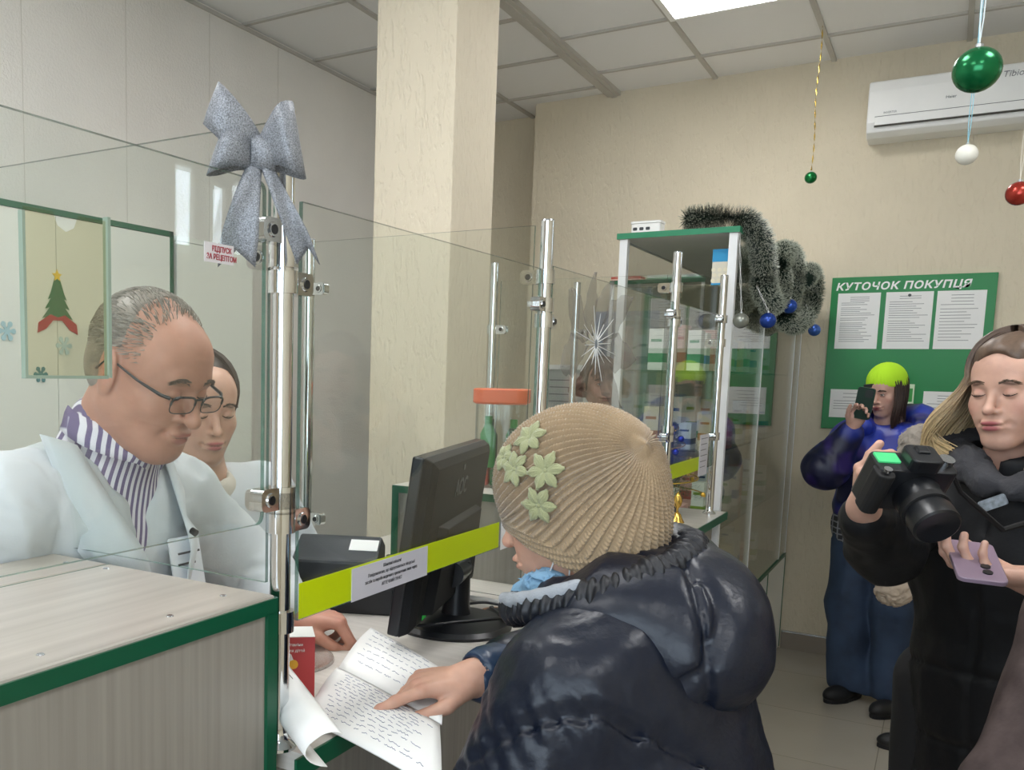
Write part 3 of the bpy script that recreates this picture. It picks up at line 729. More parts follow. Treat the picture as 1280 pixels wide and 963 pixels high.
def pane(name, a, b, label, th=.006, round_=0, group='panes of the glass counter screen', mat_=None, edge=True):
    """upright pane between plan points a and b (x,y) from z a[2] to b[2]"""
    t = thing(name, label, 'glass pane', ((a[0] + b[0]) / 2, (a[1] + b[1]) / 2, a[2]), group)
    u = V3(b[0] - a[0], b[1] - a[1], 0); L = u.length; u.normalize(); n = V3(-u.y, u.x, 0); H_ = b[2] - a[2]
    T = frame3((a[0], a[1], a[2]), u, (0, 0, 1), V3(*u).cross(V3(0, 0, 1)))
    def outline(r, k=5):
        pts = []
        for cx, cy, st in ((L - r, H_ - r, 0), (r, H_ - r, 90), (r, r, 180), (L - r, r, 270)):
            for i in range(k + 1):
                q = math.radians(st + 90 * i / k); pts.append((cx + r * math.cos(q), cy + r * math.sin(q)))
        return pts
    poly = outline(round_) if round_ else [(0, 0), (L, 0), (L, H_), (0, H_)]
    k = len(poly)
    vs = [T @ V3(x, y, z) for z in (-th / 2, th / 2) for x, y in poly]
    # faces only, then the polished rim as its own part
    m = MB(); m.add(vs, [tuple(range(k))[::-1], tuple(range(k, 2 * k))]); m.build('sheet', mat_ or M_glass, t)
    if edge:
        m = MB(); m.add(vs, [(i, (i + 1) % k, k + (i + 1) % k, k + i) for i in range(k)]); m.build('rim', M_rim, t)
    return t
M_rim = mat('polished_rim', '#3d6f60', .12, alpha=.75)
pane('glass_partition', (XG, -.45, 1.337), (XG, .893, 1.755), 'raised glass pane above the near green edged cabinet', round_=.012)
g2 = pane('glass_partition', (XG, .968, 1.195), (XG, 1.785, 1.745), 'glass pane with a yellow strip in front of the monitor')
pane('glass_partition', (XG, 1.85, 1.06), (XG, 2.84, 1.757), 'glass pane with the poinsettia decoration behind the knitted hat')
g3 = pane('glass_partition', (XG, 2.90, 1.212), (XG, 3.515, 1.757), 'glass pane with a yellow strip in front of the little Christmas tree')
pane('glass_partition', (-1.42, .935, 1.25), (-.74, .935, 1.838), 'cross pane beside the two pharmacists')
pane('glass_partition', (-1.32, 1.815, 1.05), (-.742, 1.815, 1.836), 'cross pane standing on the counter behind the monitor')
pane('glass_partition', (-1.285, 2.868, 1.05), (-.742, 2.868, 1.84), 'cross pane in front of the far column side')
tag(MB().rbox((-.98, 1.815, ZC + .005), (.44, .014, .010), .003, None, 2, 0).build('glass_channel', M_white, None), 'white channel strip under the cross pane behind the monitor', 'channel strip')
# yellow strips and printed notices on the panes
M_yel = mat('yellow_strip', '#cbe000', .35, alpha=.93)
M_ink = mat('dark_ink', '#2c2d33', .7)
def strip(parent, y0, y1, z0, z1): MB().b2((XG + .0032, y0, z0), (XG + .0042, y1, z1)).build('yellow_strip', M_yel, parent)
strip(g2, .969, 1.62, 1.197, 1.246); strip(g3, 2.903, 3.30, 1.213, 1.26)
TX = lambda y, z, x=XG + .0056: frame3((x, y, z), (0, 1, 0), (0, 0, 1), (1, 0, 0))
MB().b2((XG + .0044, 1.097, 1.194), (XG + .0054, 1.328, 1.2435)).build('notice_paper', mat('grey_paper', '#cfced6', .7), g2)
for i, (s_, w_) in enumerate((('Шановні клієнти!', 0), ('Повідомляємо, що відпускаються лікарські', 1), ('засоби та вироби медичного призначення лише через', 2), ('АПТЕЧНИЙ ПУНКТ', 3))):
    lettering('notice_text', s_, .0075, TX(1.2125, 1.2325 - i * .0095), M_ink, g2, .0002, 'CENTER', xs=.9 if i != 2 else .8)
MB().b2((XG + .0044, 3.30, 1.19), (XG + .0054, 3.43, 1.335)).build('notice_paper', mat('grey_paper', '#cfced6', .7), g3)
for i in range(6): MB().b2((XG + .0054, 3.315, 1.32 - i * .02), (XG + .0058, 3.415 - .01 * (i % 3), 1.3225 - i * .02)).build('text_line', mat('grey_ink', '#77777c', .8), g3)
# white notice beside the customer's nose
t = thing('taped_notice', 'white sheet taped to the glass beside the customer\'s nose', 'notice', (XG + .004, 1.66, 1.2))
MB().b2((XG + .0045, 1.628, 1.19), (XG + .0055, 1.76, 1.30)).build('sheet', M_paper, t)
for i in range(5): MB().b2((XG + .0055, 1.64, 1.285 - i * .018), (XG + .0058, 1.75, 1.287 - i * .018)).build('text_line', mat('grey_ink', '#77777c', .8), t)
# small red print label on the left pane
t = thing('red_print_label', 'small label with red print on the raised glass pane', 'label', (XG, .80, 1.66))
MB().b2((XG + .0032, .782, 1.650), (XG + .004, .832, 1.672)).build('label_sheet', mat('label_paper', '#dcd9dc', .5), t)
for i, s_ in enumerate(('ВІДПУСК', 'ЗА РЕЦЕПТОМ')): lettering('label_text', s_, .0085, TX(.811, 1.6625 - i * .009, XG + .0043), mat('red_ink', '#a52a3c', .6), t, .0002, 'CENTER', bold=.00015, xs=.85)
# acrylic pocket
M_acr = mat('acrylic_edge', '#9db0a0', .3, alpha=.85); M_acr2 = glass_mat('acrylic_sheet', (.93, .91, .82, 1), .7)
t = thing('acrylic_pocket', 'empty clear acrylic pocket with a thumb notch hung on the near glass', 'holder', (XG, .59, 1.52))
ya, yb, za, zb = .541, .636, 1.521, 1.672
mb = MB(); mb.prism([(ya, za), (yb, za), (yb, zb), (.603, zb), (.598, zb - .012), (.588, zb - .017), (.578, zb - .012), (.573, zb), (ya, zb)], 0, .001, frame3((XG + .006, 0, 0), (0, 1, 0), (0, 0, 1), (1, 0, 0))); mb.build('sheet', M_acr2, t)
mb = MB(); mb.b2((XG + .003, ya - .003, za), (XG + .009, ya, zb - .004)); mb.b2((XG + .003, yb, za - .002), (XG + .010, yb + .004, zb + .004)); mb.b2((XG + .003, ya - .003, za - .003), (XG + .009, yb, za)); mb.build('edge', M_acr, t)

# ------------------------------------------------------------------ silver bow
def glitter():
    m = mat('silver_glitter', '#8e9197', .55, .35, var=.6, vscale=700); nt = m.node_tree; b = nt.nodes['Principled BSDF']
    v = nt.nodes.new('ShaderNodeTexVoronoi'); v.inputs['Scale'].default_value = 900; tc = nt.nodes.new('ShaderNodeTexCoord'); nt.links.new(tc.outputs['Object'], v.inputs['Vector'])
    bp = nt.nodes.new('ShaderNodeBump'); bp.inputs['Strength'].default_value = .9; bp.inputs['Distance'].default_value = .002; nt.links.new(v.outputs['Color'], bp.inputs['Height']); nt.links.new(bp.outputs[0], b.inputs['Normal'])
    return m
M_glit = glitter()
def bow(O, right, s=1.0):
    t = thing('ribbon_bow', 'large silver glitter bow tied to the top of the near chrome post', 'bow', O)
    u = V3(*right).normalized(); up = V3(0, 0, 1); n = u.cross(up).normalized()   # n towards the viewer side
    O = V3(*O)
    P = lambda x, y, z: O + u * (x * s) + n * (y * s) + up * (z * s)
    def ribbon(pts, ws, name):
        # centre line pts (x,y,z) with half width vectors ws
        rows = []; n_ = 26
        def cat(A, tt):
            k = tt * (len(A) - 1); i = min(int(k), len(A) - 2); f = k - i; p0 = A[max(i - 1, 0)]; p1 = A[i]; p2 = A[i + 1]; p3 = A[min(i + 2, len(A) - 1)]
            return [.5 * ((2 * b) + (-a + c) * f + (2 * a - 5 * b + 4 * c - d) * f * f + (-a + 3 * b - 3 * c + d) * f ** 3) for a, b, c, d in zip(p0, p1, p2, p3)]
        for i in range(n_ + 1):
            c = cat(pts, i / n_); w_ = cat(ws, i / n_)
            rows.append([P(*[c[k] + w_[k] * q + (0.004 * (1 - q * q) if k == 1 else 0) for k in range(3)]) for q in (-1, -.5, 0, .5, 1)])
        return MB().grid(rows).build(name, M_glit, t, True, auto=180, solid=.0012)
    ribbon([(0, .008, -.014), (-.020, .026, .004), (-.042, .034, .026), (-.056, .022, .040), (-.050, .002, .036), (-.02, 0, .010), (0, .004, -.014)],
           [(.006, 0, .014), (.010, 0, .020), (.010, 0, .023), (.009, 0, .024), (.009, 0, .022), (.008, 0, .017), (.006, 0, .014)], 'loop')
    ribbon([(0, .006, -.020), (-.022, .030, -.014), (-.042, .036, -.016), (-.052, .022, -.018), (-.042, .006, -.016), (-.02, .004, -.016), (0, .004, -.022)],
           [(.002, 0, .012), (.005, 0, .019), (.008, 0, .024), (.009, 0, .025), (.008, 0, .023), (.004, 0, .016), (.002, 0, .012)], 'loop')
    ribbon([(0, .008, -.016), (.018, .026, -.004), (.034, .036, .0), (.048, .022, .0), (.042, .002, -.002), (.02, 0, -.010), (0, .004, -.016)],
           [(-.004, 0, .014), (-.006, 0, .026), (-.008, 0, .038), (-.008, 0, .043), (-.008, 0, .039), (-.005, 0, .024), (-.004, 0, .014)], 'loop')
    # tails with forked ends
    def tail(A, B, wa, wb, bend, name):
        rows = []
        for i in range(15):
            f = i / 14; cx = A[0] + (B[0] - A[0]) * f; cz = A[2] + (B[2] - A[2]) * f; cy = A[1] + (B[1] - A[1]) * f + bend * math.sin(PI * f)
            w_ = wa + (wb - wa) * min(1, f * 1.3)
            row = []
            for q in (-1, -.66, -.33, 0, .33, .66, 1):
                ez = -.020 * (abs(q)) * max(0, (f - .75) / .25) if True else 0
                row.append(P(cx + w_ * q, cy + .003 * math.cos(q * 2 + f * 5), cz + ez + (.012 * max(0, (f - .75) / .25))))
            rows.append(row)
        MB().grid(rows).build(name, M_glit, t, True, auto=180, solid=.0012)
    tail((-.004, .012, -.022), (-.026, .016, -.140), .008, .023, .014, 'tail')
    tail((.006, .012, -.022), (.060, .004, -.134), .007, .014, .014, 'tail')
    rows = []
    for i in range(13):
        a = 2 * PI * i / 12
        rows.append([P(.004 + q * .0145 + .003 * math.sin(a), .010 + .016 * math.sin(a), -.014 + .021 * math.cos(a) - q * .002) for q in (-1, 0, 1)])
    MB().grid(rows).build('knot', M_glit, t, True, auto=180, solid=.0012)
bow((-.705, .872, 1.795), (.84, .54, 0), .98)
# ------------------------------------------------------------------ tall glass cabinet
def rodbox(m, x, y, z0, z1, w=.022): m.b2((x - w / 2, y - w / 2, z0), (x + w / 2, y + w / 2, z1))
CX0, CX1, CY0, CY1, CTOP = -1.135, -.705, 3.665, 5.60, 2.09
t = thing('glass_cabinet', 'tall white framed glass cabinet with green top edge running to the back wall', 'cabinet', (-.92, 4.63, 0))
MB().b2((CX0 - .012, CY0 - .012, CTOP - .02), (CX1 + .010, CY1, CTOP)).build('top_board', mat('grey_laminate', '#c9c7c0', .5), t)
m = MB(); m.b2((CX0 - .014, CY0 - .015, CTOP - .021), (CX1 + .012, CY0 - .012, CTOP + .001)); m.b2((CX1 + .010, CY0 - .012, CTOP - .021), (CX1 + .012, CY1, CTOP + .001)); m.b2((CX0 - .014, CY0 - .012, CTOP - .021), (CX0 - .012, CY1, CTOP + .001)); m.build('edge_strip', mat('bright_green_edging', '#2a8560', .35), t)
ys = [CY0 + .011, 4.40, 5.36, CY1 - .011]
for y in ys:
    for x in (CX0 + .011, CX1 - .011):
        if y == 4.40 and x < -1: continue
        m = MB(); rodbox(m, x, y, .56, CTOP - .021, .030 if y == ys[0] else .020); m.build('profile', M_alu, t)
m = MB(); m.b2((CX0, CY0, .02), (CX1, CY1, .545)); m.build('base', mat('white_laminate', '#dfe2e0', .4, bump=.05), t)
m = MB(); m.b2((CX0, CY0, .545), (CX1 + .003, CY1, .562)); m.b2((CX1, 5.0, .02), (CX1 + .003, 5.012, .545)); m.b2((CX1, CY1 - .012, .02), (CX1 + .003, CY1, .545)); m.b2((CX1, 4.2, .02), (CX1 + .003, 4.212, .545)); m.build('base_trim', M_green, t)
for a, b in zip(ys[:-1], ys[1:]): MB().b2((CX1 - .007, a + .012, .57), (CX1 - .002, b - .012, CTOP - .022)).build('side_glass', M_glass2, t)
MB().b2((CX0 + .028, CY0 + .004, .57), (CX1 - .028, CY0 + .009, 1.72)).build('front_glass', M_glass2, t)
MB().b2((CX0 + .002, CY0 + .03, .57), (CX0 + .007, CY1 - .02, CTOP - .022)).build('rear_glass', M_glass2, t)
M_shelf = glass_mat('shelf_glass', (.90, .95, .92, 1), 1.0)
SH = [.93, 1.25, 1.56, 1.885]
for z in SH:
    s_ = MB().b2((CX0 + .03, CY0 + .03, z - .006), (CX1 - .03, CY1 - .03, z)).build('glass_shelf', M_shelf, t)
    MB().b2((CX1 - .030, CY0 + .03, z - .006), (CX1 - .029, CY1 - .03, z)).build('shelf_rim', M_rim, s_)
# goods standing in the tall cabinet
def carton(x, y, z, sx, sy, sz, col, label, band=None, group=None, name='medicine_carton', rz=0):
    t = thing(name, label, 'carton', (x, y, z), group); R = Matrix.Rotation(rz, 3, 'Z')
    MB().box((x, y, z + sz / 2), (sx, sy, sz), R).build('box', mat('carton_' + col[1:], col, .5), t, bevel=.001)
    if band:
        MB().box((x, y, z + sz * .3), (sx + .0012, sy + .0012, sz * .22), R).build('printed_band', mat('band_' + band[1:], band, .5), t)
        MB().box((x, y, z + sz * .72), (sx * .7, sy + .0014, sz * .07), R).build('printed_line', mat('band_' + band[1:], band, .5), t)
    return t
shelfname = ['on the cabinet floor', 'on the lowest glass shelf', 'on the second glass shelf', 'on the third glass shelf']
pal = [('#e9e9e4', '#2f8f63', 'white carton with green band'), ('#f0efe9', '#3b6fb0', 'white carton with blue band'), ('#e3b2a8', '#c05046', 'pink carton with red band'), ('#dfe6dc', '#8aa63c', 'pale carton with olive band'), ('#cfdbe6', '#31507a', 'light blue carton with navy band'), ('#efe3c4', '#c58a2a', 'cream carton with amber band')]
rnd = random.Random(5)
for si, z in enumerate([.562] + SH[:3]):
    y = CY0 + .12; i = 0
    while y < CY1 - .14:
        c = pal[(i + si * 2) % 6]; w_ = rnd.uniform(.05, .10); h_ = rnd.uniform(.09, .19)
        place = ['nearest the counter', 'near end', 'past near end', 'before middle', 'middle', 'past middle', 'toward far end', 'near far end', 'by back wall', 'last by back wall', 'in the corner', 'deep corner', 'tucked corner'][min(i, 12)]
        carton(-.83 - rnd.uniform(0, .05), y, z + .0004, .05, w_, h_, c[0], c[2] + ' ' + shelfname[si] + ', ' + place, c[1], 'cartons ' + shelfname[si])
        if i % 2 == 0: carton(-.98 - rnd.uniform(0, .03), y + .03, z + .0004, .06, .09, rnd.uniform(.1, .2), pal[(i + si + 3) % 6][0], pal[(i + si + 3) % 6][2] + ', rear row ' + shelfname[si] + ', ' + place, pal[(i + si + 3) % 6][1], 'cartons ' + shelfname[si])
        y += w_ + rnd.uniform(.05, .12); i += 1
carton(-.775, 3.76, 1.886, .055, .035, .135, '#e9e2cf', 'blue topped carton with flower print standing at the cabinet\'s top front corner', None)
tt = [o for o in bpy.data.objects if o.get('label', '').startswith('blue topped')][0]
for z0, z1 in ((1.975, 2.0225), (1.8865, 1.895)): MB().b2((-.803, 3.7418, z0), (-.747, 3.7782, z1)).build('blue_panel', mat('sky_blue_print', '#2a9fd8', .5), tt)
mm = MB()
for k in range(9): mm.cyl((-.797 + .022 * (k % 3) + .004 * (k // 3 % 2), 3.7422, 1.905 + .02 * (k // 3)), (-.797 + .022 * (k % 3) + .004 * (k // 3 % 2), 3.7412, 1.905 + .02 * (k // 3)), .008, n=8)
mm.build('flower_print', mat('flower_pale', '#f3ead0', .5), tt)
# white device on top of the cabinet
t = thing('white_organizer', 'small white plastic device lying on top of the glass cabinet', 'device', (-1.06, 3.76, CTOP))
MB().rbox((-1.06, 3.76, CTOP + .0235), (.115, .075, .045), .01, None, 3, 2).build('body', M_white, t, bevel=.004)
MB().rbox((-1.06, 3.76, CTOP + .0505), (.120, .080, .008), .01, None, 3, 2).build('lid', M_white, t)
for x in (-1.10, -1.075, -1.05): MB().rbox((x, 3.7215, CTOP + .025), (.016, .002, .012), .003, None, 2, 1).build('slot', M_dgrey, t)
# second cabinet by the back wall
t = thing('wall_showcase', 'glass showcase with green top against the back wall', 'cabinet', (-1.42, 5.42, 0))
x0, x1, y0, y1, zt = -1.68, -1.16, 5.26, 5.61, 2.075
MB().b2((x0, y0, zt - .02), (x1, y1, zt)).build('top_board', mat('grey_laminate', '#c9c7c0', .5), t)
MB().b2((x0 - .002, y0 - .003, zt - .022), (x1 + .002, y0, zt + .001)).b2((x0 - .003, y0, zt - .022), (x0, y1, zt + .001)).build('edge_strip', M_green, t)
for x in (x0 + .01, x1 - .01):
    m = MB(); rodbox(m, x, y0 + .01, .5, zt - .022, .018); m.build('profile', M_alu, t)
MB().b2((x0, y0, .02), (x1, y1, .5)).build('base', mat('white_laminate', '#dfe2e0', .4), t)
MB().b2((x0 + .02, y0 + .006, .5), (x1 - .02, y0 + .010, zt - .022)).build('front_glass', M_glass2, t)
for z in (.9, 1.25, 1.6, 1.85): MB().b2((x0 + .02, y0 + .02, z - .006), (x1 - .02, y1 - .01, z)).build('glass_shelf', M_shelf, t)
for i, (x, w_, c, l) in enumerate(((-1.60, .17, '#b5493c', 'flat red carton lying on the back wall showcase'), (-1.40, .16, '#e6e9e4', 'flat white carton lying on the back wall showcase'), (-1.24, .12, '#dfe6e8', 'short pale carton lying on the back wall showcase'))):
    carton(x, 5.33, zt + .001, w_, .09, .024, c, l, ['#e8d0c0', '#4aa070', '#4aa070'][i])
for i, (x, z, c, l) in enumerate(((-1.58, 1.25, '#8fb4d6', 'tall pale blue bottle carton in the back wall showcase'), (-1.45, 1.25, '#dfe8ee', 'white tall carton in the back wall showcase, middle shelf'), (-1.3, 1.25, '#4f86c6', 'blue carton in the back wall showcase, middle shelf'), (-1.55, .9, '#e8e2d0', 'cream carton in the back wall showcase, low shelf'), (-1.35, .9, '#cfe0d2', 'mint carton in the back wall showcase, low shelf'))):
    carton(x, 5.40, z + .0004, .08, .06, .19, c, l, '#3b6fb0')

# framed notice on the back wall; bluish sheet painted in for a glass reflection
t = thing('framed_poster', 'grey sheet in a white frame on the back wall right of the column', 'poster', (-2.03, YB - .01, 1.2))
m = MB(); X0, X1, Z0, Z1 = -2.22, -1.90, .85, 1.60
for a, b in (((X0, Z1 - .03), (X1, Z1)), ((X0, Z0), (X1, Z0 + .03)), ((X0, Z0 + .03), (X0 + .03, Z1 - .03)), ((X1 - .03, Z0 + .03), (X1, Z1 - .03))): m.b2((a[0], YB - .022, a[1]), (b[0], YB - .002, b[1]))
m.build('frame', M_white, t); MB().b2((X0 + .03, YB - .010, Z0 + .03), (X1 - .03, YB - .004, Z1 - .03)).build('sheet', mat('grey_sheet', '#b9bdb9', .6), t)
for i in range(12): MB().b2((X0 + .06, YB - .0112, 1.50 - i * .045), (X1 - .07 - .03 * (i % 3), YB - .010, 1.506 - i * .045)).build('text_line', mat('grey_ink', '#77777c', .8), t)
t = thing('blue_reflection_sheet', 'plain blue grey sheet imitating a glass reflection behind the brown haired woman', 'poster', (-1.73, YB - .004, 1.3))
MB().b2((-1.88, YB - .006, .95), (-1.49, YB - .002, 1.93)).build('sheet', mat('blue_grey_reflection', '#8799b4', .5), t)

# ------------------------------------------------------------------ poinsettia decoration on the pane behind the hat
t = thing('poinsettia_decoration', 'translucent silvery poinsettia with white star centre on the glass', 'decoration', (XG + .006, 2.12, 1.6))
M_pet = mat('silver_petal', '#86807a', .6, 0, alpha=.26, bump=.5, bscale=60); M_pet2 = mat('white_spark', '#f2f4f5', .3, alpha=.8)
def petal(c, ang, L_, W_, curl=.02):
    rows = []
    for i in range(9):
        f = i / 8; w_ = W_ * (math.sin(PI * min(1, f * 1.02)) ** .8) * (1 + .18 * math.sin(f * 17)); rows.append([V3(XG + .006 + curl * f * f + .006 * (1 - abs(q)), c[0] + math.cos(ang) * f * L_ - math.sin(ang) * q * w_, c[1] + math.sin(ang) * f * L_ + math.cos(ang) * q * w_) for q in (-1, -.4, 0, .4, 1)])
    return MB().grid(rows)
for k in (0, 1, 2, 3, 4, 5, 8):
    a = k * 2 * PI / 9 - .12; petal((2.12 + .05 * math.cos(a), 1.605 + .02 * math.sin(a)), a, .10 + .13 * abs(math.cos(a)), .045).build('petal', M_pet, t, True, auto=180, solid=.0008)
for k in range(18):
    a = k * 2 * PI / 18 + .1; L_ = .07 + .05 * (k % 3) / 2
    MB().tube([(XG + .012, 2.12 + .012 * math.cos(a), 1.605 + .012 * math.sin(a)), (XG + .016, 2.12 + L_ * 1.3 * math.cos(a), 1.605 + L_ * math.sin(a) * .75)], [.0016, .0005], 5).build('stamen', M_pet2, t, True)

# ------------------------------------------------------------------ air conditioner
t = thing('air_conditioner', 'white wall mounted split air conditioner under the ceiling', 'air conditioner', (-.02, YB, 2.78))
prof = [(0, 2.765), (-.15, 2.765), (-.195, 2.785), (-.212, 2.83), (-.215, 2.98), (-.20, 3.03), (-.15, 3.045), (0, 3.045)]
def extr(prof, x0, x1, name, m_, par, bev=0):
    n = len(prof); vs = [(x, YB - .002 + p[0], p[1]) for x in (x0, x1) for p in prof]
    return MB().add(vs, [(i, n + i, n + (i + 1) % n, (i + 1) % n) for i in range(n)] + [tuple(range(n)), tuple(range(n, 2 * n))[::-1]]).build(name, m_, par, False, bev)
extr(prof, -.462, .42, 'body', M_white, t, .006)
MB().b2((-.425, YB - .219, 2.815), (.385, YB - .213, 2.855)).build('vent_flap', M_white, t, bevel=.001)
MB().b2((-.427, YB - .2165, 2.806), (.387, YB - .212, 2.814)).build('vent_gap', M_dark, t)
MB().b2((-.427, YB - .2165, 2.856), (.387, YB - .213, 2.858)).build('panel_seam', M_dgrey, t)
TA = lambda x, z, y=YB - .2175: frame3((x, y, z), (1, 0, 0), (0, 0, 1), (0, -1, 0))
lettering('badge_text', 'Haier', .020, TA(-.13, 2.905), mat('grey_badge', '#84868a', .5), t, .0005)
lettering('model_text', 'INVERTER', .013, TA(-.39, 2.868), mat('grey_badge', '#84868a', .5), t, .0003)
lettering('sticker_text', 'Tibio', .040, TA(.09, 2.97), mat('grey_badge', '#84868a', .5), t, .0005, shear=.2)
MB().prism([(-.012, 0), (0, .014), (.012, 0), (0, -.014)], 0, .001, TA(.195, 2.985)).build('sticker_logo', mat('grey_badge', '#84868a', .5), t)

# ------------------------------------------------------------------ customer notice board
t = thing('notice_board', 'green customer corner notice board with white documents on the back wall', 'notice board', (-.2, YB, 1.28))
M_bgreen = mat('board_green', '#0a7f3d', .4)
MB().b2((-.580, YB - .018, 1.272), (.158, YB - .001, 2.085)).build('board', M_bgreen, t, bevel=.002)
TB = lambda x, z, y=YB - .0185: frame3((x, y, z), (1, 0, 0), (0, 0, 1), (0, -1, 0))
lettering('title_lettering', 'КУТОЧОК ПОКУПЦЯ', .052, TB(-.560, 2.017), M_white, t, .0006, bold=.0016, shear=.18, spacing=1.12, xs=1.08)
def doc(x0, x1, z0, z1, lines, seed, crest=False):
    s_ = MB().b2((x0, YB - .0205, z0), (x1, YB - .0185, z1)).build('document', M_paper, t)
    r_ = random.Random(seed); m = MB(); zz = z1 - .022
    for i in range(lines):
        ind = .02 if i < 3 else 0; w_ = (x1 - x0) - .036
        a = x0 + .018 + (w_ * .25 if i < 3 else 0); b = x0 + .018 + w_ * (r_.uniform(.55, 1) if i >= 3 else .8)
        if r_.random() < .12: zz -= .006; continue
        m.b2((a, YB - .0209, zz - .0012), (b, YB - .0203, zz + .0012)); zz -= (z1 - z0 - .04) / lines
    m.build('text_block', mat('grey_ink', '#77777c', .8), s_)
    if crest: MB().cyl(((x0 + x1) / 2, YB - .0212, z1 - .018), ((x0 + x1) / 2, YB - .0203, z1 - .018), .008, n=10).build('crest', M_dgrey, s_)
doc(-.545, -.345, 1.705, 2.0, 26, 1); doc(-.320, -.108, 1.705, 2.0, 22, 2, True); doc(-.092, .118, 1.705, 2.0, 16, 3)
doc(-.545, -.335, 1.335, 1.487, 8, 4); doc(-.113, .10, 1.335, 1.487, 8, 5); 
s_ = MB().b2((-.205, YB - .022, 1.40), (-.155, YB - .0185, 1.522)).build('flyer', mat('pale_green_flyer', '#cfe3c4', .6), t); MB().b2((-.198, YB - .0225, 1.43), (-.162, YB - .0218, 1.50)).build('flyer_print', mat('flyer_green', '#3f9a4a', .6), s_)

# ------------------------------------------------------------------ hanging baubles
def bauble(name, label, c, r, col, string_to=None, scol='#cfe3e6', sr=.0008, metal=.55, flat=1.0, rough=.22, group=None, twist=False):
    t = thing(name, label, 'bauble', c, group); c = V3(*c)
    MB().sphere(c, r, 28, (1, 1, flat)).build('ball', mat('bauble_' + col[1:], col, rough, metal), t, True)
    MB().lathe([(r * .17, 0), (r * .17, r * .2), (r * .05, r * .26)], c + V3(0, 0, r * .93 * flat), None, 14).build('cap', mat('bauble_cap', '#c9ccd0', .3, .9), t, True)
    if string_to is not None:
        p0 = c + V3(0, 0, r * 1.15 * flat); p1 = V3(*string_to); n_ = 24
        if twist:
            m = MB(); u = V3(1, 0, 0); rows = []
            for i in range(61):
                f = i / 60; a = f * 40; p = p0.lerp(p1, f) + V3(.004 * math.sin(f * 9), 0, 0); w_ = V3(math.cos(a), math.sin(a), 0) * .0035; rows.append([p - w_, p + w_])
            m.grid(rows).build('ribbon', mat('gold_ribbon', '#d9b860', .25, .8), t, True, auto=180, solid=.0003)
        else:
            m = MB()
            for o_ in (-.0016, .0016): m.tube([p0 + V3(o_ * (i / n_ > .02), 0, 0) + V3(o_ * .8 * math.sin(i * .9), 0, 0) + (p1 - p0) * (i / n_) for i in range(n_ + 1)], sr, 5)
            m.build('string', mat('string_' + scol[1:], scol, .5), t, True)
    return t
bauble('hanging_bauble', 'large glossy green bauble hanging on a white string, nearest one', (-.005, 2.105, 2.108), .040, '#0b6b3c', (.0, 2.105, CZ), '#dfe9ee', .0011)
bauble('hanging_bauble', 'white bauble on a pale blue string below the large green one', (-.012, 2.95, 2.128), .026, '#e8e6dc', (-.005, 2.95, CZ), '#8fc6d8', .0010, 0, rough=.4)
bauble('hanging_bauble', 'small green bauble on a long gold ribbon', (-.652, 5.06, 2.515), .028, '#0c6b34', (-.652, 5.06, CZ), twist=True)
bauble('hanging_bauble', 'red bauble cut by the right edge of the photo', (.112, 3.05, 2.035), .031, '#a8382c', (.114, 3.05, CZ), '#e9e3d6')

# ------------------------------------------------------------------ tinsel garland on the glass cabinet
def tinsel(path, name, label, rad=.045, n=9000, seed=2):
    pts = [V3(*p) for p in path]
    def at_(f):
        k = f * (len(pts) - 1); i = min(int(k), len(pts) - 2); g = k - i; p0 = pts[max(i - 1, 0)]; p1 = pts[i]; p2 = pts[i + 1]; p3 = pts[min(i + 2, len(pts) - 1)]
        return .5 * ((2 * p1) + (-p0 + p2) * g + (2 * p0 - 5 * p1 + 4 * p2 - p3) * g * g + (-p0 + 3 * p1 - 3 * p2 + p3) * g ** 3)
    r_ = random.Random(seed); g = MB(); w = MB()
    for i in range(n):
        f = r_.random(); p = at_(f); q = at_(min(1, f + .01)); d = (q - p).normalized() if (q - p).length > 1e-6 else V3(0, 1, 0)
        v = V3(r_.gauss(0, 1), r_.gauss(0, 1), r_.gauss(0, 1)); v = (v - d * v.dot(d)).normalized(); v = (v + d * r_.uniform(-.3, .3)).normalized()
        L_ = rad * r_.uniform(.7, 1.1); s_ = v.cross(d).normalized() * .0011; m_ = p + v * L_ * .84; e_ = p + v * L_
        g.add([p - s_, p + s_, m_ + s_ * .9, m_ - s_ * .9], [(0, 1, 2, 3)])
        w.add([m_ - s_ * 1.1, m_ + s_ * 1.1, e_ + s_ * .5, e_ - s_ * .5], [(0, 1, 2, 3)])
    t = thing(name, label, 'garland', path[0])
    MB().tube([at_(i / 60) for i in range(61)], .004, 6).build('cord', mat('dark_cord', '#27352c', .7), t, True)
    g.build('needles', mat('tinsel_green', '#1f3229', .5, .2), t); w.build('frosted_tips', mat('tinsel_white', '#a9ae9e', .5), t)
    return t
TPX = -.645
tinsel([(-.90, 3.72, 2.135), (-.78, 3.70, 2.135), (-.69, 3.72, 2.12), (TPX, 3.80, 2.05), (TPX, 3.90, 1.96), (TPX, 3.96, 1.885), (TPX, 4.17, 1.845), (TPX, 4.33, 1.93), (TPX, 4.22, 2.01), (TPX, 4.36, 2.075), (TPX, 4.60, 2.08), (TPX, 4.72, 1.99), (TPX, 4.60, 1.89), (TPX, 4.52, 1.81), (TPX, 4.88, 1.80), (TPX, 5.24, 1.87), (TPX, 5.46, 2.0), (TPX, 5.26, 2.08), (TPX, 5.10, 2.03)],
       'tinsel_garland', 'bushy dark green tinsel garland with frosted tips draped over the glass cabinet', .055, 26000)
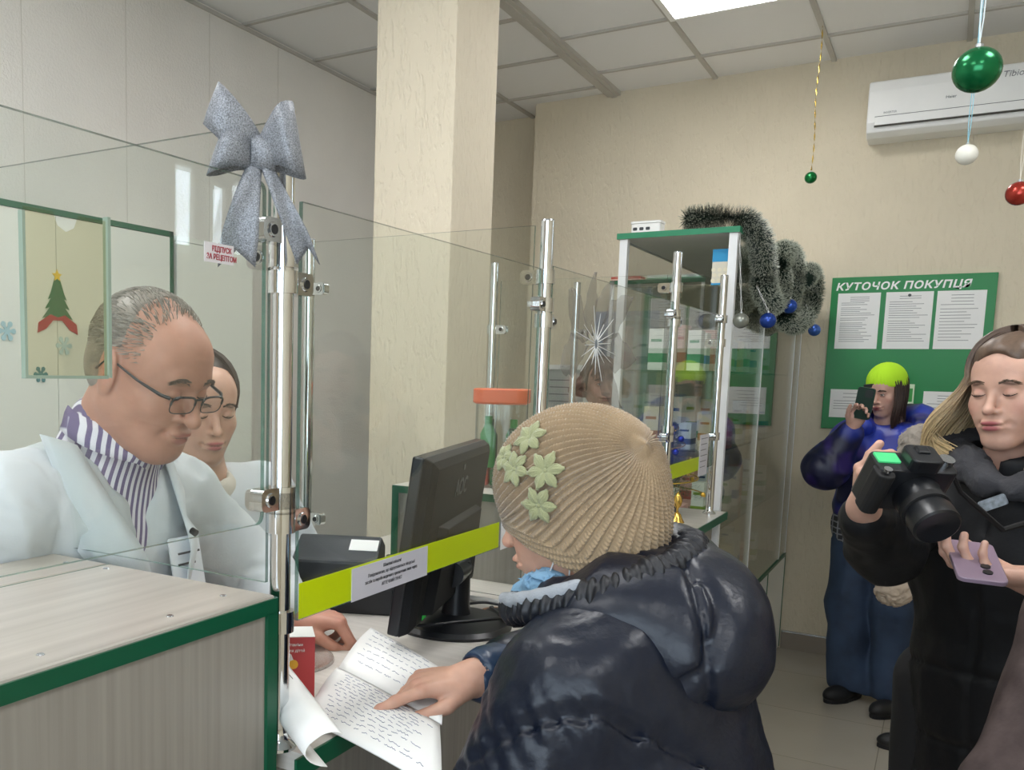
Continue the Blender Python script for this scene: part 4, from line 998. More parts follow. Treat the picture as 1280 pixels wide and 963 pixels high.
for (x, y, z, r, c, l) in ((-.60, 3.80, 1.754, .030, '#27479c', 'blue ribbed bauble hanging from the garland, nearest and lowest blue one'), (-.60, 4.31, 1.843, .031, '#2b50a8', 'blue bauble hanging from the middle of the garland'), (-.60, 5.20, 1.785, .030, '#3f66b8', 'blue bauble hanging at the far end of the garland'), (-.66, 3.60, 1.743, .028, '#8a8d85', 'grey silver bauble hanging left of the blue ones')):
    bauble('cabinet_bauble', l, (x, y, z), r, c, (-.648, y, z + .13) if y > 3.7 else (-.697, 3.662, 2.068), '#d8d8d8', .0008, .5)

# ------------------------------------------------------------------ monitor
def monitor():
    t = thing('computer_monitor', 'black desktop monitor seen from behind on the counter', 'monitor', (-.80, 1.57, ZC))
    a = V3(-.752, 1.352, 0); b = V3(-.868, 1.842, 0); u = (b - a).normalized(); n = V3(u.y, -u.x, 0)   # n points to the customers
    if n.x < 0: n = -n
    tilt = math.radians(7); up = (V3(0, 0, 1) * math.cos(tilt) + n * math.sin(tilt)).normalized(); nn = u.cross(up).normalized(); nn = nn if nn.x > 0 else -nn
    c = (a + b) / 2 + V3(0, 0, 1.228) - n * .006; W_ = .500; H_ = .320; R = Matrix((u, up, nn)).transposed()
    if R.determinant() < 0: R = Matrix((-u, up, nn)).transposed()
    MB().box(c - nn * .008, (W_, H_, .022), R).build('bezel', M_black, t, bevel=.004)
    MB().box(c - nn * .0195, (W_ - .03, H_ - .035, .002), R).build('screen', mat('screen', '#1b2733', .1), t)
    # bulging back shell with a raised step
    T = Matrix.Translation(c) @ R.to_4x4(); vs = []
    for z, k in ((.003, 1.0), (.016, .96), (.024, .88)):
        vs += [T @ V3(x * W_ / 2 * k, y * H_ / 2 * k, z) for x, y in ((-1, -1), (1, -1), (1, 1), (-1, 1))]
    fs = [(q * 4 + i, q * 4 + (i + 1) % 4, q * 4 + 4 + (i + 1) % 4, q * 4 + 4 + i) for q in (0, 1) for i in range(4)] + [(8, 9, 10, 11)]
    MB().add(vs, fs).build('back_shell', mat('textured_black', '#0d0f12', .6, spec=.3, bump=.25, bscale=500), t, bevel=.003)
    vs = [T @ V3(x, y, z) for z, k in ((.024, 1), (.040, .9)) for x, y in ((-.19 * k, -.13), (.19 * k, -.13), (.16 * k, .03 * k), (-.16 * k, .03 * k))]
    MB().add(vs, [(0, 1, 5, 4), (1, 2, 6, 5), (2, 3, 7, 6), (3, 0, 4, 7), (4, 5, 6, 7)]).build('rear_housing', mat('textured_black', '#1d2024', .5), t, bevel=.002)
    lettering('logo', 'AOC', .045, T @ Matrix.Translation((-.02, .075, .0246)) @ Matrix.Rotation(0, 4, 'Y'), mat('logo_grey', '#3a3e44', .35), t, .0006, 'CENTER', bold=.0008)
    MB().cyl(T @ V3(-.02, .128, .0242), T @ V3(-.02, .128, .0258), .006, n=14).build('lock_slot', mat('logo_grey', '#3a3e44', .35), t)
    s0 = V3(-.797, 1.60, ZC)
    MB().lathe([(.118, 0), (.120, .006), (.113, .014), (.05, .020), (.0001, .021)], s0, None, 48, 1, .96).build('stand_base', M_black, t, True)
    MB().lathe([(.030, 0), (.027, .02), (.026, .11), (.0001, .115)], s0 + V3(-.005, .03, .018), None, 24).build('stand_neck', M_black, t, True)
    MB().cyl(s0 + V3(.004, .0, .112) + u * -.035, s0 + V3(.004, .0, .112) + u * .045, .026, n=20).build('hinge', M_black, t, True)
    MB().prism([(-.020, -.028), (.020, -.028), (.022, .028), (-.022, .028)], 0, .001, T @ Matrix.Translation((-.17 if (R @ V3(1, 0, 0)).y > 0 else .17, -.132, .0245)) @ Matrix.Diagonal((.62, .28, 1, 1))).build('green_sticker', mat('neon_green', '#2fe05a', .5), t)
    return t
monitor()
def cable(pts, r, label, name='cable', col=M_black):
    P_ = [V3(*p) for p in pts]; out = []
    for i in range(len(P_) - 1):
        p0 = P_[max(i - 1, 0)]; p1 = P_[i]; p2 = P_[i + 1]; p3 = P_[min(i + 2, len(P_) - 1)]
        for k in range(8):
            g = k / 8; out.append(.5 * ((2 * p1) + (-p0 + p2) * g + (2 * p0 - 5 * p1 + 4 * p2 - p3) * g * g + (-p0 + 3 * p1 - 3 * p2 + p3) * g ** 3))
    out.append(P_[-1]); return tag(MB().tube(out, r, 8).build(name, col, None, True), label, 'cable')
cable([(-.826, 1.50, 1.13), (-.835, 1.45, 1.08), (-.80, 1.47, 1.060), (-.745, 1.53, 1.062), (-.700, 1.62, 1.058), (-.735, 1.69, 1.045), (-.775, 1.74, 1.04), (-.785, 1.77, 1.034)], .0035, 'thick black monitor cable looping over the monitor foot')
cable([(-.79, 1.66, 1.10), (-.83, 1.70, 1.05), (-.80, 1.77, 1.042), (-.745, 1.78, 1.036), (-.76, 1.75, 1.033)], .003, 'thin black cable ending at the counter hole')
t = thing('cable_grommet', 'round tan cable hole in the worktop behind the monitor foot', 'cable hole', (-.765, 1.755, ZC))
MB().lathe([(.030, .0005), (.036, .0015), (.036, 0)], (-.765, 1.755, ZC), None, 28).build('rim', mat('tan_ring', '#a88468', .6), t); MB().cyl((-.765, 1.755, ZC + .0004), (-.765, 1.755, ZC + .0018), .028, n=24).build('hole', M_black, t)

# ------------------------------------------------------------------ receipt printer
t = thing('receipt_printer', 'dark grey receipt printer with sloping lid behind the yellow strip', 'printer', (-1.03, 1.60, ZC))
RZ = Matrix.Rotation(math.radians(24), 4, 'Z'); TP = Matrix.Translation((-1.035, 1.60, ZC)) @ RZ
def prof_x(prof, x0, x1, name, m_, bev=.003):
    n = len(prof); vs = [TP @ V3(x, p[0], p[1]) for x in (x0, x1) for p in prof]
    return MB().add(vs, [(i, n + i, n + (i + 1) % n, (i + 1) % n) for i in range(n)] + [tuple(range(n)), tuple(range(n, 2 * n))[::-1]]).build(name, m_, t, False, bev)
prof_x([(-.055, 0), (.085, 0), (.085, .060), (-.055, .055)], -.115, .095, 'base', M_black)
prof_x([(-.060, .056), (.085, .061), (.085, .125), (.03, .150), (-.060, .112)], -.120, .060, 'cover', M_dgrey, .006)
MB().prism([(-.03, -.02), (.03, -.02), (.03, .02), (-.03, .02)], 0, .0012, TP @ Matrix.Translation((.025, -.004, .1355)) @ Matrix.Rotation(math.radians(23), 4, 'X')).build('label', M_white, t)
prof_x([(-.052, .0), (.08, .0), (.08, .105), (-.052, .085)], .062, .105, 'side_module', M_dgrey, .006)

# ------------------------------------------------------------------ papers, red carton, dish
M_hand = mat('blue_pen', '#5c6a94', .7)
def page(name, c4, parent, bulge=.004, nx=14, ny=10, th=.0025, lines=12, seed=0, ink=True, twirl=0):
    A, B, C_, D = [V3(*p) for p in c4]; rows = []
    f = lambda s, r: A.lerp(B, s).lerp(D.lerp(C_, s), r) + V3(0, 0, bulge * math.sin(PI * r) + bulge * .4 * math.sin(PI * s))
    for j in range(ny + 1): rows.append([f(i / nx, j / ny) for i in range(nx + 1)])
    o = MB().grid(rows).build(name, M_paper, parent, True, auto=180, solid=th)
    if ink:
        r_ = random.Random(seed); m = MB()
        for l in range(lines):
            rr = .08 + .84 * l / lines; x = .08 + r_.random() * .06; end = r_.uniform(.6, .92)
            while x < end:
                w_ = r_.uniform(.03, .10); pts = []; k = max(4, int(w_ * 110))
                for q in range(k): s = x + w_ * q / k; pts.append(f(s, rr + .012 * r_.uniform(-1, 1) - s * .02) + V3(0, 0, th * .5 + .0004))
                if len(pts) > 1: m.tube(pts, .00035, 3)
                x += w_ + .018
        m.build('handwriting', M_hand, o)
    return o
t = thing('notebook', 'open exercise book with blue handwriting on the counter', 'notebook', (-.72, 1.2, ZC))
zb = ZC + .006
page('upper_page', [(-.905, 1.470, zb), (-.665, 1.322, zb), (-.560, 1.105, zb + .004), (-.815, 1.225, zb + .004)], t, .007, lines=7, seed=3)
page('lower_page', [(-.817, 1.222, zb + .004), (-.562, 1.102, zb + .004), (-.465, .925, zb), (-.735, 1.02, zb)], t, .008, lines=13, seed=5)
MB().tube([(-.905, 1.470, zb - .003), (-.815, 1.224, zb + .001), (-.735, 1.02, zb - .003)], .002, 6).build('cover_edge', mat('book_cover', '#c9c4bb', .6), t)
t = thing('printed_leaflet', 'curled white printed sheet lying over the near edge of the notebook', 'paper', (-.66, .95, ZC))
rows = []; A = V3(-.785, 1.02, 0); u = V3(.72, -.55, 0).normalized(); w_ = V3(-.30, -.42, 0).normalized()
for i in range(17):
    f = i / 16; a = -1.2 + f * 3.4
    rows.append([A + u * (.24 * s) - w_ * (.0) + w_ * (.015 - .045 * math.cos(a) - .06 * max(0, f - .6)) * -1 + V3(0, 0, ZC + .045 + .032 * math.sin(a) * (1 - .3 * s)) for s in (0, .25, .5, .75, 1)])
lf = MB().grid(rows).build('sheet', M_paper, t, True, auto=180, solid=.0008)
m = MB()
for i in range(5, 14):
    r0 = [rows[i][k] for k in (0, 1, 2)]; d_ = (rows[i + 1][0] - rows[i][0]).normalized(); n_ = u.cross(d_); n_ = n_ if n_.z > 0 else -n_
    if i % 1 == 0: m.tube([r0[0] + u * .012 + n_ * .001, r0[0] + u * (.06 + .012 * (i % 3)) + n_ * .001], .0006, 3)
m.build('printed_lines', M_ink, lf)
t = thing('red_carton', 'red printed carton with yellow coins standing beside the near chrome post', 'carton', (-.80, 1.075, ZC))
RR = Matrix.Rotation(math.radians(40), 3, 'Z'); c0 = V3(-.817, 1.068, ZC + .054)
MB().box(c0, (.10, .055, .106), RR).build('box', mat('red_print', '#b23a3c', .45), t, bevel=.001)
MB().box(c0 + V3(0, 0, .0535), (.0995, .0545, .001), RR).build('white_top', M_paper, t)
TR = Matrix.Translation(c0 + RR @ V3(0, -.0279, 0)) @ RR.to_4x4() @ Matrix(((1, 0, 0, 0), (0, 0, -1, 0), (0, 1, 0, 0), (0, 0, 0, 1)))
m = MB(); m.prism([(.030 * math.cos(a) * (1 + .2 * math.sin(3 * a)) - .015, .034 * math.sin(a) + .008) for a in np.linspace(0, 2 * PI, 22)[:-1]], 0, .0006, TR); m.build('white_print', mat('print_white', '#d9d3d6', .5), t)
m = MB()
for x, y in ((.018, .012), (.016, -.012)): m.prism([(x + .007 * math.cos(a), y + .007 * math.sin(a)) for a in np.linspace(0, 2 * PI, 15)[:-1]], 0, .0010, TR)
m.build('coin_print', mat('print_gold', '#e0a832', .5), t)
lettering('carton_text', 'CALENDUP HERBAL', .0095, TR @ Matrix.Translation((-.045, -.043, .0006)), M_white, t, .0002, bold=.0002)
lettering('carton_text', 'вітаміни', .006, TR @ Matrix.Translation((.008, .040, .0006)), M_white, t, .0002)
lettering('carton_text', 'для дітей', .006, TR @ Matrix.Translation((.008, .031, .0006)), M_white, t, .0002)
t = thing('coin_dish', 'round clear coin dish with red print beside the red carton', 'dish', (-.87, 1.24, ZC))
cd = (-.930, 1.215, ZC + .0005)
MB().lathe([(.0001, .002), (.070, .002), (.088, .010), (.092, .010), (.094, .006), (.075, 0), (.0001, 0)], cd, None, 40).build('dish', glass_mat('dish_glass', (.93, .93, .93, 1), 1.6), t, True)
MB().lathe([(.0001, .0024), (.058, .0024), (.058, .0020), (.0001, .002)], cd, None, 30).build('red_print', mat('red_print', '#b23a3c', .45), t)
MB().lathe([(.0001, .0027), (.022, .0027), (.022, .0024), (.0001, .0024)], cd, None, 30).build('white_print', M_paper, t)

# ------------------------------------------------------------------ jar with green bottles on the counter cabinet
t = thing('sweets_jar', 'clear square jar with orange lid on the cabinet behind the monitor', 'jar', (-.83, 2.25, CT))
jc = V3(-.955, 2.165, CT + .0005)
RJ = Matrix.Rotation(math.radians(20), 3, 'Z')
MB().rbox(jc + V3(0, 0, .105), (.125, .125, .21), .025, RJ, 5, 2).build('vessel', glass_mat('jar_plastic', (.93, .95, .93, 1), 1.2), t, True, auto=30)
MB().rbox(jc + V3(0, 0, .231), (.140, .140, .036), .03, RJ, 5, 2).rbox(jc + V3(0, 0, .214), (.134, .134, .006), .03, RJ, 5, 2).build('lid', mat('orange_plastic', '#e2683c', .35), t, True, auto=30, bevel=.003)
rj = random.Random(4); k = 0
for (dx, dy, h_, c, l) in ((-.030, -.03, .13, '#2f8f4a', 'bright green bottle'), (.030, -.028, .10, '#2b5a40', 'dark green bottle'), (-.03, .03, .12, '#3b4a44', 'dark grey green bottle'), (.03, .032, .12, '#39a052', 'light green bottle')):
    q = jc + RJ @ V3(dx, dy, 0) + V3(0, 0, .002 + .048); tt = thing('small_bottle', l + ' inside the orange lidded jar', 'bottle', q, 'bottles inside the jar')
    MB().lathe([(.018, 0), (.020, .004), (.020, h_ * .65), (.010, h_ * .82), (.008, h_ * .84)], q, None, 18).build('bottle_body', mat('bottle_' + c[1:], c, .3), tt, True)
    MB().cyl(q + V3(0, 0, h_ * .84), q + V3(0, 0, h_), .0095, n=14).build('bottle_cap', mat('bottle_' + c[1:], c, .3), tt)
for k in range(12):
    q = jc + RJ @ V3(-.036 + .024 * (k % 4), -.030 + .030 * (k // 4), .003); c = ['#b8423a', '#2f6b46', '#c9a23a', '#6b3a34'][k % 4]
    tt = thing('wrapped_sweet', ['red', 'green', 'yellow', 'brown'][k % 4] + ' wrapped sweet in the ' + ['front', 'middle', 'rear'][k // 4] + ' row at the bottom of the jar', 'sweet', q, 'sweets at the bottom of the jar')
    MB().rbox(q + V3(0, 0, .021), (.020, .022, .040), .005, RJ @ Matrix.Rotation(k * .7, 3, 'Z') if False else RJ, 3, 2).build('sweet', mat('wrap_' + c[1:], c, .35), tt, bevel=.002)

# ------------------------------------------------------------------ little Christmas tree and gold bell
def small_tree():
    t = thing('tabletop_christmas_tree', 'little decorated Christmas tree on the far end of the counter', 'christmas tree', (-.83, 3.45, ZC)); O = V3(-.825, 3.40, ZC)
    MB().lathe([(.030, 0), (.036, .05), (.033, .055), (.0001, .055)], O, None, 20).build('pot', mat('dark_pot', '#2b2c30', .5), t, True)
    MB().cyl(O + V3(0, 0, .05), O + V3(0, 0, .33), .006, .002, 8).build('trunk', M_bark, t, True)
    r_ = random.Random(8); g = MB()
    for i in range(5200):
        f = r_.random() ** 1.3; z = .07 + .27 * f; R_ = .105 * (1 - f) + .008; a = r_.uniform(0, 2 * PI); q = O + V3(math.cos(a) * R_ * r_.uniform(.2, 1), math.sin(a) * R_ * r_.uniform(.2, 1), z)
        d = V3(math.cos(a + r_.uniform(-.8, .8)), math.sin(a + r_.uniform(-.8, .8)), r_.uniform(-.2, .6)).normalized() * .016; s_ = d.cross(V3(0, 0, 1)).normalized() * .0012
        g.add([q - s_, q + s_, q + d], [(0, 1, 2)])
    g.build('foliage', mat('fir_green', '#2c5a3a', .6), t)
    for i in range(16):
        f = (i + .5) / 16; a = i * 2.4; R_ = .105 * (1 - f) + .012; q = O + V3(math.cos(a) * R_, math.sin(a) * R_, .08 + .24 * f)
        c = ['#d9b04a', '#2336b0', '#e0c274'][i % 3]; MB().sphere(q, .012 if i % 3 == 1 else .009, 14).build('ornament', mat('orn_' + c[1:], c, .2, .7), t, True)
    pts = [O + V3(math.cos(a) * (.108 * (1 - a / 26) + .012), math.sin(a) * (.108 * (1 - a / 26) + .012), .08 + .25 * a / 26) for a in np.linspace(0, 26, 160)]
    MB().tube(pts, .0025, 5).build('gold_bead_string', mat('gold_bead', '#d6b657', .25, .8), t, True)
small_tree()
t = thing('gold_bell', 'small gold table bell beside the little tree', 'bell', (-.742, 3.36, ZC)); q = V3(-.762, 3.255, ZC)
MB().lathe([(.026, 0), (.024, .004), (.018, .016), (.012, .030), (.006, .036)], q, None, 24).build('bell_body', mat('gold', '#cfa955', .22, .9), t, True)
MB().lathe([(.004, .034), (.004, .048), (.013, .062), (.016, .078), (.010, .095), (.003, .106), (.0001, .108)], q, None, 20).build('handle', mat('gold', '#cfa955', .22, .9), t, True)
bauble('table_bauble', 'blue bauble lying by the foot of the little tree', (-.815, 3.215, ZC + .020), .0195, '#2336b0')
# ------------------------------------------------------------------ people
def skin_mat():
    m = mat('skin', '#c69a83', .5, attr='Col', bump=.12, bscale=420, var=.02, vscale=60); b = m.node_tree.nodes['Principled BSDF']
    b.inputs['Subsurface Weight'].default_value = .12; b.inputs['Subsurface Radius'].default_value = (.012, .005, .003); b.inputs['Subsurface Scale'].default_value = .6
    return m
M_skin = skin_mat()
def hair_mat(name, rough=.42):
    m = mat(name, '#7a6248', rough, attr='HairCol', var=.12, vscale=200); return m
M_hair = hair_mat('hair')
def add_hair(name, parent, strands, r, c0, c1, n=5, hshift=0, mat_=None):
    """strands of points; colour runs from c0 at the root to c1 at the tip"""
    V = []; Fq = []; Cc = []; A0 = np.array(lin(c0)[:3]); A1 = np.array(lin(c1)[:3]); o0 = origin(parent); rr_ = random.Random(1)
    for st in strands:
        m = len(st); u = None; b = len(V); k_ = rr_.uniform(.75, 1.2)
        for i in range(m):
            p = Vector(st[i]); d = Vector(st[min(i + 1, m - 1)]) - Vector(st[max(i - 1, 0)]); d = d.normalized() if d.length > 1e-9 else V3(0, 0, 1)
            u = d.orthogonal().normalized() if u is None else (u - d * u.dot(d)).normalized(); w = d.cross(u); f = i / (m - 1); rad = r * (1 - .75 * f ** 3) * (.7 + .3 * min(1, f * 6))
            for k in range(n):
                t = 2 * PI * k / n; V.append(tuple(p + (u * math.cos(t) + w * math.sin(t)) * rad - o0)); g = min(1, max(0, (f - hshift) / (1 - hshift))); Cc.append((A0 * (1 - g) + A1 * g) * k_)
        for i in range(m - 1):
            for k in range(n): Fq.append((b + i * n + k, b + i * n + (k + 1) % n, b + (i + 1) * n + (k + 1) % n, b + (i + 1) * n + k))
    me = new_mesh(name, V, np.array(Fq), True)
    a = me.color_attributes.new('HairCol', 'FLOAT_COLOR', 'POINT'); c = np.ones((len(V), 4), dtype=np.float32); c[:, :3] = Cc; a.data.foreach_set('color', c.ravel())
    o = bpy.data.objects.new(name, me); COL.objects.link(o); me.materials.append(mat_ or M_hair); o.parent = parent; ORI[o.name] = Vector(o0)
    return o
def scalp_cap(name, parent, F, col, grow=1.07, cut=None, h=.004, amp=.002, extra=None):
    S = SDF(); e = lambda c, r, op=1, k=.01: S.ell(F.p(c), np.array(r) * F.s, F.R, k, op)
    e((0, -.024, .032), (.075 * grow, .092 * grow, .084 * grow)); e((0, -.04, -.02), (.070 * grow, .070, .06), k=.03)
    if extra: extra(S, F)
    e(*(cut or ((0, .085, -.035), (.085, .080, .090))), op=-1, k=.008)
    c = np.array(lin(col)[:3])
    def colour(V): return c[None] * (1 + .5 * (hash_noise(F.loc(V) * np.array([1, .3, .3]), 220, 3) - .5))[:, None]
    o = organic(name, S, M_hair, parent, h, disp=lambda P, d: d + amp * (hash_noise(F.loc(P) * np.array([1, .35, .35]), 130, 1) - .5), colour=None, it=1)
    me = o.data; V = np.empty(len(me.vertices) * 3, dtype=np.float32); me.vertices.foreach_get('co', V); V = V.reshape(-1, 3) + np.array(origin(parent))
    a = me.color_attributes.new('HairCol', 'FLOAT_COLOR', 'POINT'); cc = np.ones((len(V), 4), dtype=np.float32); cc[:, :3] = colour(V); a.data.foreach_set('color', cc.ravel())
    return o
def skull_path(F, a, th0, th1, off, n=8, R=(.079, .098, .089), c=(0, -.022, .030)):
    out = []
    for i in range(n):
        th = th0 + (th1 - th0) * i / max(1, n - 1); v = (math.sin(th) * math.cos(a) * (R[0] + off), math.sin(th) * math.sin(a) * (R[1] + off), math.cos(th) * (R[2] + off)); out.append(F.p((c[0] + v[0], c[1] + v[1], c[2] + v[2])))
    return out
def seam(P, a, n, w):
    """groove of a stitched seam in the plane through a with normal n"""
    return np.exp(-(((P - np.array(a)) @ _n(n)) / w) ** 2)
def bodyskin(parent, F, S, paint, neck0, h=.003, it=1, name='body'):
    return organic(name, S, M_skin, parent, h, it=it, colour=paint)
def legs_skin(S, hipL, hipR, footL, footR):
    for hp, ft in ((hipL, footL), (hipR, footR)):
        hp = np.array(hp, float); ft = np.array(ft, float); kn = (hp + ft) / 2 + np.array([0, 0, .02]); S.chain([hp, kn, ft + np.array([0, 0, .06])], [.075, .05, .035], .03)
def shoe(parent, p, fwd, mat_, L=.27, h=.07, sole=None, name='shoe'):
    f = _n(np.array([fwd[0], fwd[1], 0])); s = np.array([f[1], -f[0], 0]); R = np.stack([s, f, np.array([0, 0, 1.])], 1); p = np.array(p, float); S = SDF()
    S.ell(p + f * L * .18 + np.array([0, 0, h * .45]), (.048, L * .33, h * .55), R, .01); S.ell(p - f * L * .22 + np.array([0, 0, h * .55]), (.040, L * .26, h * .7), R, .03)
    S.cone(p - f * L * .2 + np.array([0, 0, h * .6]), p - f * L * .2 + np.array([0, 0, h * 1.5]), .042, .040, .02)
    S.rb(p - np.array([0, 0, .05]), (.2, .3, .05), R, .001, .003, -1)
    o = organic(name, S, mat_, parent, .006, it=2)
    m = MB(); pts = []
    for i in range(24):
        a = 2 * PI * i / 24; pts.append((.050 * math.sin(a) * (1 if math.cos(a) > 0 else .88), math.cos(a) * L * .5))
    m.prism(pts, .0005, .020, Matrix.Translation(p) @ Matrix(((s[0], f[0], 0, 0), (s[1], f[1], 0, 0), (0, 0, 1, 0), (0, 0, 0, 1)))); m.build('sole', sole or mat('rubber_sole', '#16161a', .7), o, bevel=.003)
    return o

# ================================================================== customer with the knitted hat
def customer():
    F = Frame((-.430, 1.222, 1.351), (-.95, -.02, -.29), (0, .0, 1), .97)
    t = thing('person', 'person in a beige knitted hat and navy puffer jacket pointing at the notebook', 'person', (-.25, 1.22, 0))
    S = SDF(); pt = Paint('#c79a84')
    head(S, F, pt, lids=.8, nose=1.1, old=1, brow='#8a7a6a', lip='#a8645a')
    N = np.array([-.37, 1.225, 1.24])
    S.chain([F.p((0, -.015, -.05)), N, (-.30, 1.215, 1.10), (-.23, 1.21, .92)], [.058, .062, .11, .12], .03)
    S.cone((-.33, 1.06, 1.17), (-.33, 1.38, 1.17), .05, .05, .04)
    W = np.array([-.562, 1.212, 1.078])
    S.chain([(-.33, 1.38, 1.17), (-.44, 1.48, 1.07), W], [.045, .040, .027], .02)
    S.chain([(-.33, 1.06, 1.17), (-.37, 1.0, .93), (-.45, 1.06, .80)], [.045, .040, .027], .02)
    hand(S, W, (-.74, -.66, -.08), (-.02, .05, -1), (.69, -.72, 0), [(12, 8, 6), (38, 62, 40), (44, 66, 44), (46, 62, 44)], 1.0, ((.45, .80, .35), (.10, .95, .25), (-.12, .98, .18)), paint=pt)
    hand(S, (-.45, 1.06, .80), (-.3, .4, -.8), (0, 1, 0), (-1, 0, 0), [(20, 30, 20)] * 4, 1.0)
    legs_skin(S, (-.2, 1.30, .85), (-.2, 1.12, .85), (-.22, 1.32, .02), (-.20, 1.10, .02))
    bodyskin(t, F, S, pt, N, .0026)
    face_details(F, t, .8, '#8a7a6a')
    # jacket
    def shell(S, g=0):
        S.ell((-.285, 1.185, .78), (.150 + g, .205 + g, .28 + g), None, .03); S.ell((-.295, 1.19, .98), (.150 + g, .205 + g, .20 + g), None, .06)
        S.ell((-.335, 1.20, 1.13), (.135 + g, .195 + g, .13 + g), None, .06)
        S.cone((-.335, 1.075, 1.165), (-.335, 1.37, 1.165), .085 + g, .085 + g, .05)
        S.ell((-.385, 1.222, 1.235), (.082 + g, .098 + g, .055 + g), None, .05)
    J = SDF(); shell(J)
    J.chain([(-.365, 1.045, 1.145), (-.42, .985, .95), (-.46, 1.03, .82)], [.084, .078, .060], .035)
    J.chain([(-.335, 1.385, 1.15), (-.43, 1.475, 1.075), (-.535, 1.285, 1.078)], [.088, .074, .050], .035)
    J.cone(F.p((0, .0, -.03)), F.p((0, .01, -.13)), .075, .085, .012, -1)
    def dj(P, d):
        d = d - folds(P, .0042, 12, 2, (1, 1, .8))
        g = seam(P, (-.32, 1.02, 1.07), (-.45, .9, .55), .0045) + seam(P, (-.2, 1.30, 1.05), (.9, -.5, .9), .0045) * (P[:, 1] > 1.12) + seam(P, (0, 0, .86), (.1, .2, 1), .0045)
        pk = sum(np.exp(-(((P - np.array(a)) @ _n(n)) / .022) ** 2) for a, n in (((-.32, 1.02, 1.07), (-.45, .9, .55)), ((-.2, 1.30, 1.05), (.9, -.5, .9)), ((0, 0, .86), (.1, .2, 1))))
        return d + .0095 * np.clip(g, 0, 1) + .0022 * np.clip(pk, 0, 1) * np.sin(P[:, 2] * 150 + P[:, 0] * 190 + 6 * hash_noise(P, 14, 4)) - .0016 * (hash_noise(P, 48, 9) - .5) - folds(P, .0024, 27, 12, (1, .7, 1.2))
    M_navy = mat('navy_nylon', '#0b1323', .37, spec=.40, bump=.7, bscale=55)
    jk = organic('jacket', J, M_navy, t, .006, dj, 1)
    Hd = SDF()
    Rh = rotm(0, -20, 28)
    Hd.ell((-.295, 1.205, 1.230), (.112, .150, .078), Rh, .02); Hd.ell((-.262, 1.190, 1.185), (.100, .130, .082), Rh, .05); Hd.ell((-.345, 1.13, 1.245), (.085, .085, .050), Rh, .04); Hd.ell((-.335, 1.30, 1.265), (.080, .085, .055), Rh, .04)
    Hd.ell(F.p((0, -.01, .02)), np.array([.108, .122, .115]), F.R, .02, -1); Hd.cone(F.p((0, .02, -.02)), F.p((0, .05, -.16)), .078, .10, .02, -1)
    def dh(P, d): return d - folds(P, .0065, 11, 5, (1, .8, 1)) + .008 * seam(P, (-.265, 1.20, 1.2), (1, .45, .15), .005) + .007 * seam(P, (-.33, 1.1, 1.2), (.3, 1, -.6), .006)
    organic('hood', Hd, M_navy, jk, .005, dh, 1)
    # gathered hood rim around the neck
    R_ = SDF(); pts = []
    for i in range(25):
        a = math.radians(-152 + 304 * i / 24); pts.append(np.array([-.375 + .112 * math.cos(a), 1.20 + .128 * math.sin(a), 1.262 + .045 * math.cos(a) + .012 * math.sin(a)]))
    R_.chain(pts, [.019 + .003 * math.sin(i * 2.3) for i in range(25)], .006)
    organic('hood_rim', R_, mat('navy_rib', '#0e121b', .45), jk, .0035, lambda P, d: d + .0032 * np.sin(np.arctan2(P[:, 1] - 1.2, P[:, 0] + .375) * 62) , 1)
    Lr = SDF(); Lr.chain([p * np.array([1, 1, 1]) + np.array([-.016, -.002 , .012]) for p in pts[1:7]], [.010] * 6, .004)
    organic('hood_lining', Lr, mat('grey_fleece', '#9a9fa6', .9, bump=.6, bscale=300), jk, .004, None, 1)
    # cuff
    Cf = SDF(); Cf.cone((-.52, 1.30, 1.078), (-.553, 1.235, 1.078), .047, .042, .01); Cf.cone((-.52, 1.30, 1.078), (-.58, 1.19, 1.078), .030, .030, .004, -1)
    organic('cuff', Cf, mat('blue_nylon', '#22364f', .35, bump=.3, bscale=60), jk, .004, lambda P, d: d - folds(P, .003, 30, 1, (1, 1, 1)), 1)
    # trousers
    Tr = SDF(); Tr.ell((-.2, 1.21, .80), (.13, .19, .14), None, .04)
    for y in (1.31, 1.11): Tr.chain([(-.2, y, .80), (-.21, y, .42), (-.21, y, .07)], [.10, .075, .065], .04)
    organic('trousers', Tr, mat('dark_trousers', '#1c1d22', .8), t, .009, lambda P, d: d - folds(P, .004, 10, 3), 1)
    shoe(t, (-.23, 1.32, 0), (-1, 0.05), mat('black_leather', '#17171a', .4)); shoe(t, (-.23, 1.10, 0), (-1, -.05), mat('black_leather', '#17171a', .4))
    # knitted hat
    hc = np.array([0, -.020, .030]); HR = np.array([.098, .122, .109])
    iR = cam.matrix_world.to_3x3()
    def hit(px, py):
        d = np.array(iR @ V3((px - 442.38) / 1140.64, -(py - 598.86) / 1140.64, -1)); o = np.array(EYE); ol = (F.loc(o[None])[0] - hc) / HR; dl = (F.R.T @ d / F.s) / HR
        A = dl @ dl; B = 2 * ol @ dl; Cc = ol @ ol - 1.05; D_ = B * B - 4 * A * Cc
        if D_ < 0: return None
        return o + d * ((-B - math.sqrt(D_)) / (2 * A))
    ax = _n((F.loc(hit(806, 556)[None])[0] - hc)); e1 = _n(np.cross(ax, [1, 0, 0.3])); e2 = np.cross(ax, e1)
    def hatpt(th, ph, off=0.0):
        v = ax * math.cos(th) + (e1 * math.cos(ph) + e2 * math.sin(ph)) * math.sin(th); r = 1 / math.sqrt(((v / (HR if v[2] > 0 else HR * np.array([1, 1, 1.75]))) ** 2).sum()); return hc + v * (r + off), v
